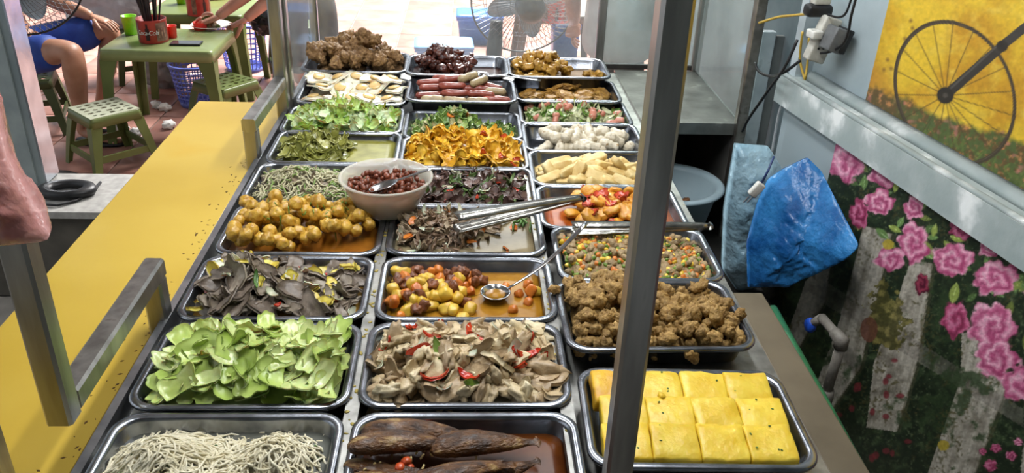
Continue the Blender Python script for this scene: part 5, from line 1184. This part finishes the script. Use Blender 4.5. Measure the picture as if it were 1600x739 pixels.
t = tr('R4', .353, 1.683, Z0, 'steel tray of orange fried tofu in tomato sauce')
t.liquid('tomato_sauce', SAUCE('tomato_sauce', '8a3c0c', 'a8561a'), -.026, 'oily red tomato sauce under the tofu', 'sauce')
pr_ = P_(-.014, (.030, .1, .15, .7, .8))
OT = M('tomato_tofu', 'c2801e', 'd99f3c', scale=45, rough=.35, coat=.35, bump=.25, bscale=90, c3='e2a94a', var=.1)
ms = [lump('tofu_piece', OT, .022, .016, .008, s+110, .2, 1.5, .06, 4, 3, box=.6) for s in range(5)]
t.drop('tofu_piece', ms, 46, pr_, .020, .014, 'orange stained fried tofu piece in tomato sauce', 'tofu', 'tofu pieces in tomato sauce', tilt=.4, slack=.012)
ms = [sheet('tomato_wedge', M('tomato_skin', 'a8341c', 'c65034', scale=40, rough=.2, coat=.5, c3='cf7a50'), .012, .018, s+310, curl=.8, twist=.2, wave=.2, th=.004, rough=.4) for s in range(4)]
t.drop('tomato_wedge', ms, 22, pr_, .015, .005, 'soft red tomato wedge on the tofu', 'tomato', 'tomato wedges on the tofu', tilt=.4, slack=.05, cand=3, region=lambda u, v: -.5 < u < .7)

t = tr('R5', .349, 1.920, Z0, 'steel tray of pale fried tofu fingers')
TF = M('fried_tofu', 'c2a05c', 'dcc68c', scale=30, rough=.5, bump=.2, bscale=90, c3='e4d3a2', var=.1)
ms = [lump('tofu_finger', TF, .038, .015, .010, s+120, .12, 1.2, .06, 4, 3, box=.42) for s in range(5)]
pr_ = P_(-.018, (.044, .0, .1, .8, .75))
t.drop('tofu_finger', ms, 60, pr_, .024, .015, 'pale golden fried tofu finger', 'tofu', 'fried tofu fingers', tilt=.35, slack=.012, align=.15)
t.drop('chilli_bit', RB, 5, pr_, .008, .003, 'small red chilli bit on the fried tofu', 'chilli', 'chilli bits on the fried tofu', tilt=.4, slack=.06, cand=2)

t = tr('R6', .345, 2.148, Z0, 'steel tray of white rice paper rolls')
WR = M('rice_roll', 'b5a88e', 'd3cab5', scale=50, rough=.45, coat=.1, bump=.5, bscale=90, c3='94794f', hi=.58, var=.08)
ms = [capsule('rice_paper_roll', WR, .0150, .030, .05, s, .3, 14, 14, .14) for s in range(4)]
pr_ = P_(-.016, (.046, .05, .15, .8, .75))
t.drop('rice_paper_roll', ms, 52, pr_, .020, .020, 'white rice paper roll with meat filling', 'roll', 'rice paper rolls', tilt=.3, slack=.012)

t = tr('R7', .344, 2.364, Z0, 'steel tray of pink sausage slices fried with onion and leek')
pr_ = P_(-.014, (.036, -.05, .1, .8, .75))
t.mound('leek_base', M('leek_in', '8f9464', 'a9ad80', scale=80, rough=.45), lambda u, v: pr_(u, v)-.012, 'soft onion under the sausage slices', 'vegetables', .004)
LK = [M('leek_green', '4f7530', '76983f', scale=40, rough=.3, coat=.25, var=.12), M('leek_pale', 'b5b98a', 'd0d2ac', scale=40, rough=.3, coat=.25)]
ms = [sheet('leek_strip', LK[s % 2], .006, .022, s+320, curl=.8, twist=.4, wave=.15, th=.002, rough=.3) for s in range(6)]
t.drop('leek_strip', ms, 110, pr_, .016, .004, 'curved leek strip in the sausage stir fry', 'vegetable', 'leek strips with sausage', tilt=.6, slack=.010)
PS = M('pink_sausage', 'b06a55', 'c88873', scale=40, rough=.3, coat=.3, var=.08); ms = [capsule('sausage_slice', PS, .0105, .014, 0, s, .04, 12, 8, .3) for s in range(3)]
t.drop('sausage_slice', ms, 24, pr_, .014, .010, 'pink sausage slice among the leek', 'sausage', 'pink sausage slices', tilt=.6, slack=.06, cand=3)

t = tr('R8', .338, 2.540, .815, 'steel tray of flat golden brown patties')
PTY = M('patty', '7d5720', 'a57c34', scale=60, rough=.5, bump=.4, bscale=140, c3='b99448', var=.12)
ms = [lump('meat_patty', PTY, .034, .027, .010, s+130, .35, 1.6, .28, 5, 4, .12, 11) for s in range(4)]
pr_ = P_(-.014, (.026, .0, .0, .9, .9))
t.drop('meat_patty', ms, 28, pr_, .030, .014, 'flat golden brown meat patty', 'patty', 'meat patties', tilt=.15, slack=.014)

t = tr('R9', .323, 2.700, .846, 'steel tray of mustard yellow curried chicken pieces')
t.liquid('curry_oil', SAUCE('curry_oil', '6a4a14', '7d5c20'), -.034, 'thin oil under the curried chicken', 'sauce')
CC = M('curry_chicken', '8d6420', 'b58a34', scale=60, rough=.38, coat=.25, bump=.35, bscale=140, c3='c9a24a', var=.18)
ms = [lump('curry_chicken', CC, .018, .013, .011, s+140, .55, 1.7, .25, 4, 3, box=.8) for s in range(6)]
pr_ = P_(-.032, (.075, -.35, .15, .5, .8), (.022, .75, -.2, .3, .5))
t.drop('curry_chicken', ms, 84, pr_, .016, .018, 'mustard yellow chunk of curried chicken', 'chicken', 'curried chicken pieces', tilt=.8, slack=.012)

# ------------------------------------------------------------------ bowl of peanuts
bc = at(604, 300, Z=.845); BX, BY = bc.x, bc.y
BZ = .803
bw = thing('peanut_bowl', 'cloudy plastic bowl of red peanuts standing on the tray rims', 'bowl', (BX, BY, BZ))
BOWL = M('cloudy_plastic', 'c3bcae', 'd0cabd', scale=8, rough=.3, var=0, alpha=.52, sss=.1)
MB().lathe([(.001, .0), (.062, .0), (.068, .004), (.095, .060), (.101, .078), (.107, .079), (.108, .082), (.105, .0835), (.099, .082), (.092, .060), (.065, .008), (.001, .006)], 48).o('shell', BOWL, bw, True)
PNUT = M('peanut_skin', '5a2b1a', '83452c', scale=90, rough=.35, coat=.25, var=.25, c3='9a5c40'); pm = [lump('peanut', PNUT, .0075, .0058, .0056, s, .1, 1.5, 0, 1, 2) for s in range(4)]
rr = random.Random(12)
hmap = {}
for ring in range(260):
    a = rr.uniform(0, 2*PI); q = math.sqrt(rr.random())
    lay = ring//90; hz = .042+.009*lay; rad = (.078+.010*lay*.6)*q
    x, y = rad*math.cos(a), rad*math.sin(a); hz += .012*math.exp(-((x-.01)**2+(y-.03)**2)/.0016)
    if lay == 2 and y < -.045: continue
    tag(obj('peanut', pm[ring % 4], None, (BX+x, BY+y, BZ+hz), (rr.uniform(0, 6), rr.uniform(0, 6), rr.uniform(0, 6)), rr.uniform(.9, 1.15)), 'red skinned peanut in the cloudy plastic bowl', 'peanut', 'peanuts in the bowl')
MB().lathe([(.001, .008), (.064, .009), (.083, .044), (.07, .050), (.001, .054)], 24).o('peanut_bed', PNUT, None, True, (BX, BY, BZ)); tag(bpy.data.objects['peanut_bed'], 'packed peanuts low in the bowl', 'peanuts', None, 'stuff')
SPN = M('spoon_steel', 'b4b6ba', 'd0d2d6', scale=30, rough=.16, metal=1, var=0)
def spoon(name, label, tip, heel, bowl_l, bowl_w, hw, deep, sag=0.0, parts=True, roll=0):
    """tip: end of the bowl, heel: end of the handle"""
    a, b_ = Vector(tip), Vector(heel); L_ = (b_-a).length; x = (b_-a).normalized(); z = Vector((0, 0, 1)); y = z.cross(x).normalized(); z = x.cross(y)
    root = thing(name, label, 'spoon', a)
    R_ = Matrix((x, y, z)).transposed() @ Matrix.Rotation(roll, 3, 'X'); P0 = []; n1, n2 = 13, 9
    for top in (0, 1):
        G = []
        for i in range(n1):
            t_ = i/(n1-1); r_ = []
            wv_ = bowl_w*max(.12, math.sin(PI*min(1, t_*.9+.06))**.6)
            for j in range(n2):
                s_ = -1+2*j/(n2-1); dz = -deep*(1-s_*s_)*math.sin(PI*t_)**.7
                r_.append(R_ @ Vector((t_*bowl_l, s_*wv_, dz-(.0014 if top else 0))))
            G.append(r_)
        P0.append(G)
    g = MB(); g.grid(P0[0]); g.grid([r[::-1] for r in P0[1]])
    n_ = n1*n2
    for i in range(n1-1):
        for j in (0, n2-1):
            p, q = i*n2+j, (i+1)*n2+j; p2, q2 = n_+i*n2+(n2-1-j), n_+(i+1)*n2+(n2-1-j); g.f.append((p, q, q2, p2))
    g.o('spoon_bowl', SPN, root, True)
    g = MB(); lp = []
    for i in range(9):
        t_ = i/8; px = bowl_l*.93+(L_-bowl_l*.93)*t_; ww = hw*(.55+.45*abs(t_-.25)*1.3); dz = sag*math.sin(PI*t_)
        lp.append([R_ @ Vector((px, s_*ww, dz+h_)) for s_, h_ in ((-1, 0), (-.6, .0016), (.6, .0016), (1, 0), (.6, -.0014), (-.6, -.0014))])
    g.loops(lp).o('handle', SPN, root, True)
    return root
spoon('spoon', 'steel spoon resting on the peanuts in the bowl', at(577, 296, Z=.868), at(676, 263, Z=.915), .066, .021, .0085, .010)
lc = at(774, 459, Z=.787); ldl = thing('ladle', 'long handled round steel ladle dipping into the stew', 'ladle', lc)
MB().lathe([(.0005, -.016), (.014, -.013), (.024, -.005), (.029, .004), (.0305, .0045), (.0295, .0055), (.0275, .005), (.0225, -.0035), (.013, -.0115), (.0005, -.0145)], 32).o('ladle_bowl', SPN, ldl, True)
hd = at(916, 348, Z=.905)-lc; h0 = Vector((hd.x, hd.y, 0)).normalized()*.0285; lp = []
for i in range(13):
    q = i/12; c_ = h0.lerp(hd, q)+Vector((0, 0, .006*(1-q)**3-.012*math.sin(PI*q))); sd_ = Vector((-hd.y, hd.x, 0)).normalized()*(.0034+.004*q); lp.append([c_-sd_, c_-sd_*.5+Vector((0, 0, .0018)), c_+sd_*.5+Vector((0, 0, .0018)), c_+sd_, c_+Vector((0, 0, -.0016))])
MB().loops(lp).o('handle', SPN, ldl, True)
MB().lathe([(.0005, -.010), (.012, -.008), (.018, -.003), (.020, .0), (.0005, .0)], 24).o('gravy', MATS['stew_sauce'], ldl, True)
spoon('long_spoon', 'slim steel spoon lying between the glazed ribs and the patties', at(745, 113, Z=.865), at(845, 126, Z=.868), .045, .014, .006, .007)

# ------------------------------------------------------------------ tongs
TNG = M('tong_steel', '7b7a75', 'a5a39c', scale=40, rough=.22, metal=.95, var=0, bump=.04)
def tongs(label, jaw, hinge, gap, w=.030, notch=True):
    a, b_ = Vector(jaw), Vector(hinge); L_ = (b_-a).length; x = (b_-a).normalized(); y = Vector((0, 0, 1)).cross(x).normalized(); z = x.cross(y)
    R_ = Matrix((x, y, z)).transposed(); root = thing('tongs', label, 'tongs', a)
    for sgn in (1, -1):
        lp = []
        for i in range(21):
            t_ = i/20; px = t_*L_*.98; off = sgn*(gap/2*(1-t_)**.8+.005)
            hw = w/2*(1.0 if t_ < .3 else (1.0-.45*(t_-.3)/.7)); ed = (.0016 if (i % 2 and t_ < .35) else 0)
            sec = [(-hw-ed, .006*sgn), (-hw*.8, 0), (hw*.8, 0), (hw+ed, .006*sgn), (hw+ed, .006*sgn+.0012), (hw*.8, .0014), (-hw*.8, .0014), (-hw-ed, .006*sgn+.0012)]
            lp.append([R_ @ Vector((px, s_, off-q_)) for s_, q_ in sec])
        g = MB().loops(lp); g.o('arm', TNG, root, True)
    lp = []
    for i in range(9):
        an = -PI/2+PI*i/8; lp.append([R_ @ Vector((L_*.98+.008*math.cos(an), s_, (.006)*math.sin(an))) for s_ in (-w*.28, w*.28)])
    lp2 = [[p+R_ @ Vector((.0014*math.cos(-PI/2+PI*i/8), 0, .0014*math.sin(-PI/2+PI*i/8))) for p in l] for i, l in enumerate(lp)]
    g = MB().grid(lp); g.grid([l[::-1] for l in lp2]); g.o('hinge_bend', TNG, root, True)
tongs('steel tongs lying across the shredded beef and the tomato tofu', at(712, 348, Z=.842), at(912, 308, Z=.852), .030, .036)
tongs('darker steel tongs resting on the rim behind the sweetcorn tray', at(893, 357, Z=.826), at(1112, 353, Z=.836), .018, .026)
# ------------------------------------------------------------------ basin under the cabinet shelf
bs = thing('plastic_basin', 'grey blue plastic basin under the steel shelf', 'basin', (.690, 2.49, .361))
GB = M('grey_blue_plastic', '8fa3ab', '9db0b7', scale=6, rough=.4, var=0)
MB().lathe([(.001, 0), (.105, 0), (.145, .19), (.165, .193), (.168, .200), (.160, .206), (.142, .203), (.136, .19), (.100, .006), (.001, .006)], 48).o('shell', GB, bs, True)
FBM = M('fried_dough', '5d3516', '7d4e24', scale=60, rough=.5, bump=.3); fm = [lump('fried_dough_ball', FBM, .024, .020, .018, s, .25, 1.4, .1, 4, 3) for s in range(3)]
rr = random.Random(21)
for k in range(26):
    a, q = rr.uniform(0, 6.28), rr.uniform(0, .075); tag(obj('fried_dough_ball', fm[k % 3], None, (.69+q*math.cos(a), 2.50+q*math.sin(a), .361+.045+.030*(k//9)+.025*(1-q/.075)), (rr.random()*6, rr.random()*6, 0)), 'brown fried dough ball in the grey blue basin', 'fried dough', 'fried dough balls in the basin')

# ------------------------------------------------------------------ plastic bags by the wall
def film(name, c1, c2, alpha):
    return M(name, c1, c2, scale=9, rough=.22, coat=.3, alpha=alpha, bump=.9, bscale=34, var=0)
def bag_mesh(name, mat, poly, Y0, T_, sd, folds=.02, rings=26, lean=0.0):
    """puffed bag: outline with its own depth, real size and thickness"""
    n = 90; P0 = [at(q_[0], q_[1], Y=(q_[2] if len(q_) > 2 else Y0)) for q_ in poly]; per = []; tot = [0]
    for i in range(len(P0)): tot.append(tot[-1]+(P0[(i+1) % len(P0)]-P0[i]).length)
    for k in range(n):
        d = tot[-1]*k/n; i = max(j for j in range(len(P0)) if tot[j] <= d); f_ = (d-tot[i])/(tot[i+1]-tot[i]); per.append(P0[i].lerp(P0[(i+1) % len(P0)], f_))
    c = sum(per, Vector())/n; v = []; f = []
    for sgn in (-1, 1):
        for r in range(rings+1):
            k = r/rings
            for i in range(n):
                p = c.lerp(per[i], k); t_ = T_*math.sqrt(max(0, 1-k**2.4))
                fold = folds*(.8*N3((p.x, p.z, sgn), 14, sd)+.7*(.35-abs(N3((p.x+p.z*.6, p.z, sgn), 26, sd+3)))+.5*(.3-abs(N3((p.x*1.4-p.z, p.z, sgn), 55, sd+7))))*(1-k**6)
                v.append((p.x+fold*.3, p.y+sgn*(t_+fold)+lean*(p.z-c.z), p.z+fold*.2))
        o_ = 0 if sgn < 0 else (rings+1)*n
        for r in range(rings):
            for i in range(n):
                q = (o_+r*n+i, o_+r*n+(i+1) % n, o_+(r+1)*n+(i+1) % n, o_+(r+1)*n+i); f.append(q if sgn < 0 else q[::-1])
    for i in range(n): a = rings*n+i; b = rings*n+(i+1) % n; f.append((a, b, b+(rings+1)*n, a+(rings+1)*n))
    return mesh(name, v, f, mat)
cr = thing('dark_crate', 'dark crate under the blue plastic bags', 'crate', (.80, 2.02, 0)); bevbox(-.13, .10, -.15, .17, 0, .36, .01).o('body', DARK, cr); bevbox(-.135, .105, -.155, .175, .34, .38, .006).o('rim', DARK, cr)
o = obj('pale_blue_bag', bag_mesh('pale_blue_bag', film('pale_blue_film', '7d9fb0', '9ab7c4', .93), [(1150, 224), (1200, 228), (1222, 262), (1212, 330), (1208, 440), (1150, 452), (1128, 420), (1132, 330)], 2.12, .085, 3, .018)); tag(o, 'pale blue plastic bag of ice standing behind the bright blue bag', 'bag')
o = obj('blue_bag', bag_mesh('blue_bag', film('blue_film', '174f8c', '3a86c4', .9), [(1228, 262, 2.0), (1262, 246, 1.98), (1284, 268, 1.94), (1300, 300, 1.86), (1342, 382, 1.70), (1318, 402, 1.72), (1282, 422, 1.78), (1228, 448, 1.86), (1168, 448, 1.93), (1166, 380, 1.98), (1182, 320, 2.02), (1200, 280, 2.02)], 1.9, .050, 8, .034)); tag(o, 'bright blue plastic bag crumpled against the wall', 'bag')
pg = thing('power_plug', 'white two pin plug hanging on the blue bag', 'plug', at(1182, 296, Y=1.86)); bevbox(-.012, .012, -.008, .008, -.020, .020, .004).o('body', WHITEP, pg, True, None, (0, .6, 0))
for x in (-.005, .005): MB().tube([(x-.010, 0, -.018), (x-.022, 0, -.036)], .002, 6).o('pin', STEEL, pg)
MB().tube([(.010, 0, .018), (.022, .004, .05), (.036, .02, .08)], .0028, 6).o('cord', M('cord_blue', '23345e', '2c4070', rough=.4), pg, True)

# ------------------------------------------------------------------ planks, sockets and cables at the corner
wpk = thing('white_plank', 'white painted plank leaning upright beside the glass cabinet', 'plank', (1.0, 2.70, 0)); bevbox(-.025, .020, -.012, .02, 0, 1.015, .003).o('board', M('white_paint_worn', 'b3bcc2', 'c8d0d4', scale=14, rough=.5, bump=.05, c3='8f989c'), wpk); bevbox(.020, .055, .0, .018, 0, 1.0, .003).o('side_board', M('grey_wood', '6c6f6e', '7c7f7d', scale=10, rough=.6), wpk)
hb = at(1262, 25, Y=2.42)
ps = thing('power_strip', 'off white power strip with sockets fixed at the wall corner', 'socket', at(1285, 58, Y=2.16), .15)
bevbox(-.026, .026, -.02, .012, -.065, .055, .005).o('body', M('socket_plastic', 'b5b3a8', 'c6c4ba', rough=.5), ps, True, None, (0, .28, 0))
for k in range(2):
    for s_ in (-1, 1): MB().tube([(s_*.007+.01*(1-2*k), -.0215, .02-.045*k), (s_*.007+.01*(1-2*k), -.018, .02-.045*k)], .003, 8).o('socket_hole', BLACK, ps)
bevbox(-.045, -.015, -.028, .01, .0, .022, .004).o('white_plug', WHITEP, ps, True)
ad_ = thing('power_adapter', 'black and grey power adapter plugged into the strip', 'adapter', at(1303, 60, Y=2.12), .15); bevbox(-.022, .026, -.03, .02, -.032, .030, .004).o('body', M('adapter_grey', '5d5f60', '6b6d6e', rough=.45), ad_, True, None, (0, .3, 0)); bevbox(.008, .030, -.031, .021, -.030, .034, .004).o('black_side', BLACK, ad_, True, None, (0, .3, 0))
bb = thing('black_adapter', 'round black adapter above the power strip', 'adapter', at(1278, 16, Y=2.18), .1); bevbox(-.035, .035, -.02, .02, -.016, .016, .010, 3).o('body', BLACK, bb, True); bevbox(-.02, .025, -.015, .015, .016, .05, .004).o('white_top', MATS['socket_plastic'], bb, True)
dk = tag(bevbox(1.0, 1.05, 2.20, 2.36, .99, 1.30, .004).o('recess_shade', DARK), 'dark box put in for the shaded recess behind the cables', 'box')  # dark box added as the shade of the corner recess
def cable(name, pts, r, mat, label, Y=None):
    P0 = [Vector(p) for p in pts]; out = []
    for i in range(len(P0)-1):
        a, b = P0[i], P0[i+1]; p_ = P0[max(0, i-1)]; n_ = P0[min(len(P0)-1, i+2)]
        for q in range(5):
            t_ = q/5; out.append(.5*((2*a)+(b-p_)*t_+(2*p_-5*a+4*b-n_)*t_*t_+(3*a-p_-3*b+n_)*t_**3))
    out.append(P0[-1]); return tag(MB().tube(out, r, 6).o(name, mat, None, True), label, 'cable')
YC = M('yellow_cord', 'b5953a', 'c4a54a', rough=.5, var=0); WC = M('white_cord', 'c0c4c6', 'cfd3d5', rough=.5, var=0)
cy = lambda *p: [at(x, y, Y=Y_) for x, y, Y_ in p]
cable('yellow_cable', cy((1186, 36, 2.42), (1215, 27, 2.35), (1240, 24, 2.28), (1262, 22, 2.2)), .004, YC, 'yellow cable running from the cabinet to the sockets')
cable('yellow_cable', cy((1254, 50, 2.24), (1250, 85, 2.26), (1252, 105, 2.26), (1258, 125, 2.24)), .0035, YC, 'yellow cable hanging down behind the ledge end')
cable('yellow_cable', cy((1264, 60, 2.22), (1262, 95, 2.25), (1258, 122, 2.24)), .0035, YC, 'shorter yellow cable beside the hanging one')
cable('black_cable', cy((1246, 62, 2.2), (1226, 105, 2.2), (1198, 145, 2.25), (1170, 185, 2.35), (1160, 205, 2.42)), .0042, BLACK, 'straight black cable slanting down to the cabinet post')
cable('black_cable', cy((1180, 98, 2.40), (1186, 112, 2.36), (1205, 119, 2.3), (1225, 113, 2.2), (1250, 95, 2.15)), .0042, BLACK, 'drooping black cable loop between cabinet and ledge')
cable('black_cable', cy((1282, 83, 2.13), (1300, 80, 2.1), (1318, 68, 2.07), (1326, 48, 2.06), (1330, 25, 2.05), (1340, -12, 2.05)), .0035, BLACK, 'black cable rising along the blue grey wall')
cable('black_cable', cy((1294, 23, 2.14), (1310, 27, 2.1), (1322, 20, 2.07), (1332, -8, 2.05)), .003, BLACK, 'thin black cable above the adapter')
cable('white_cable', cy((1229, 144, 2.33), (1218, 175, 2.38), (1212, 205, 2.40), (1206, 240, 2.42)), .0045, WC, 'white cable hanging below the ledge end')
cable('white_cable', cy((1240, 150, 2.30), (1234, 190, 2.33), (1230, 235, 2.33)), .003, WC, 'thin white cable beside the thicker one')

# ------------------------------------------------------------------ water pipe with blue tap and green hose
PIPE = M('dirty_pipe', '77726a', '8d887f', scale=30, rough=.5, bump=.2, bscale=120, c3='5d5850', var=0)
def wq(x, y, off): s_, z_ = wpx(x, y, off); return wp(s_, z_, off)
wpipe = thing('water_pipe', 'grimy grey water pipe with elbows on the rose wall', 'pipe', wq(1285, 640, .04)*1)
PO = Vector(wpipe.location)
def pp(name, pts, r, mat=PIPE): return MB().tube([p-PO for p in pts], r, 12).o(name, mat, wpipe, True)
a, b, c, d = wq(1316, 533, .05), wq(1290, 618, .05), wq(1284, 496, .05), wq(1266, 508, .06)
pp('riser', [a, b], .0125); pp('elbow', [a+(b-a)*.12, a, a+(c-a)*.35], [.017, .019, .016]); pp('branch', [a, c], .0125); pp('elbow', [b+(a-b)*.12, b, b+Vector((-.01, -.02, -.04))], [.017, .02, .016])
pp('foot', [b, b+Vector((-.015, -.03, -.12))], .0125)
pp('outlet', [c, d], .011)
g = MB().lathe([(.001, -.010), (.016, -.010), (.020, -.004), (.020, .004), (.016, .010), (.001, .010)], 10); g.xf(Matrix.Translation(d-PO) @ Matrix.Rotation(PI/2, 4, 'Y')).o('tap_handle', M('blue_tap', '1c48b0', '2858c4', rough=.35, var=0), wpipe, True)
h1, h2, h3 = at(1240, 545, Z=.70), at(1290, 636, Z=.70), at(1350, 748, Z=.70)
tag(MB().tube([h1+(h1-h2)*.8, h1, h2, h3, h3+(h3-h2)*.6], .012, 10).o('green_hose', M('green_hose', '14512f', '1d6a3f', rough=.4, var=0), None, True), 'dark green hose running along the edge of the counter', 'hose')
cable('white_wire', [at(1196, 487, Z=.72), at(1226, 525, Z=.73), at(1240, 550, Z=.72), at(1242, 578, Z=.70)], .002, WC, 'thin white wire hanging beside the popcorn chicken tray')

# ------------------------------------------------------------------ pink bag hanging at the near left
PKF = M('pink_film', 'dc8a84', 'e8aaa4', scale=8, rough=.25, alpha=.55, bump=.6, bscale=40, var=0)
pb = thing('pink_bag', 'translucent pink plastic bag of meat hanging at the near left edge', 'bag', (-.52, .80, 1.22))
o = obj('film', bag_mesh('film', PKF, [(-60, 60), (-20, 120), (10, 245), (40, 300), (78, 366), (76, 374), (20, 380), (-60, 384), (-130, 380), (-140, 300), (-110, 160)], .82, .040, 12, .020), pb); o.matrix_parent_inverse = Matrix.Translation(-Vector(pb.location))
MEAT = M('bag_meat', '4a2018', '6b3024', scale=40, rough=.35, coat=.3)
for k, (x, y) in enumerate(((18, 335), (45, 352), (-10, 350), (25, 362), (-35, 330), (-5, 310), (-40, 362), (2, 370), (-60, 350))):
    p = at(x, y, Y=.82); tag(obj('meat_chunk', lump('meat_chunk', MEAT, .013, .012, .011, k, .3, 1.5, .1, 4, 3), None, (p.x, p.y+.008*((k % 3)-1), p.z+.004)), 'dark red meat chunk inside the pink bag', 'meat', 'meat chunks in the pink bag')

# ------------------------------------------------------------------ spilled food bits on the steel strips between the trays
b = MB(); rr = random.Random(31)
for k in range(110):
    x = rr.choice((-.171, .171, -.171))+rr.uniform(-.009, .009); y = rr.uniform(.95, 2.0); s_ = rr.uniform(.0012, .004); a = rr.uniform(0, PI); e_ = rr.uniform(1, 2.2)
    b.loops([[(x+(math.cos(q*PI/3)*s_*e_*math.cos(a)-math.sin(q*PI/3)*s_*math.sin(a))*(1-.4*h), y+(math.cos(q*PI/3)*s_*e_*math.sin(a)+math.sin(q*PI/3)*s_*math.cos(a))*(1-.4*h), .7927+h*.0012) for q in range(6)] for h in (0, 1)])
tag(b.o('spilled_bits', M('spilled_bits', '8a7a2c', 'b09a40', scale=200, rough=.4, c3='6b6a34'), None, True), 'yellow green bits of spilled food on the steel strips between the trays', 'crumbs', None, 'stuff')
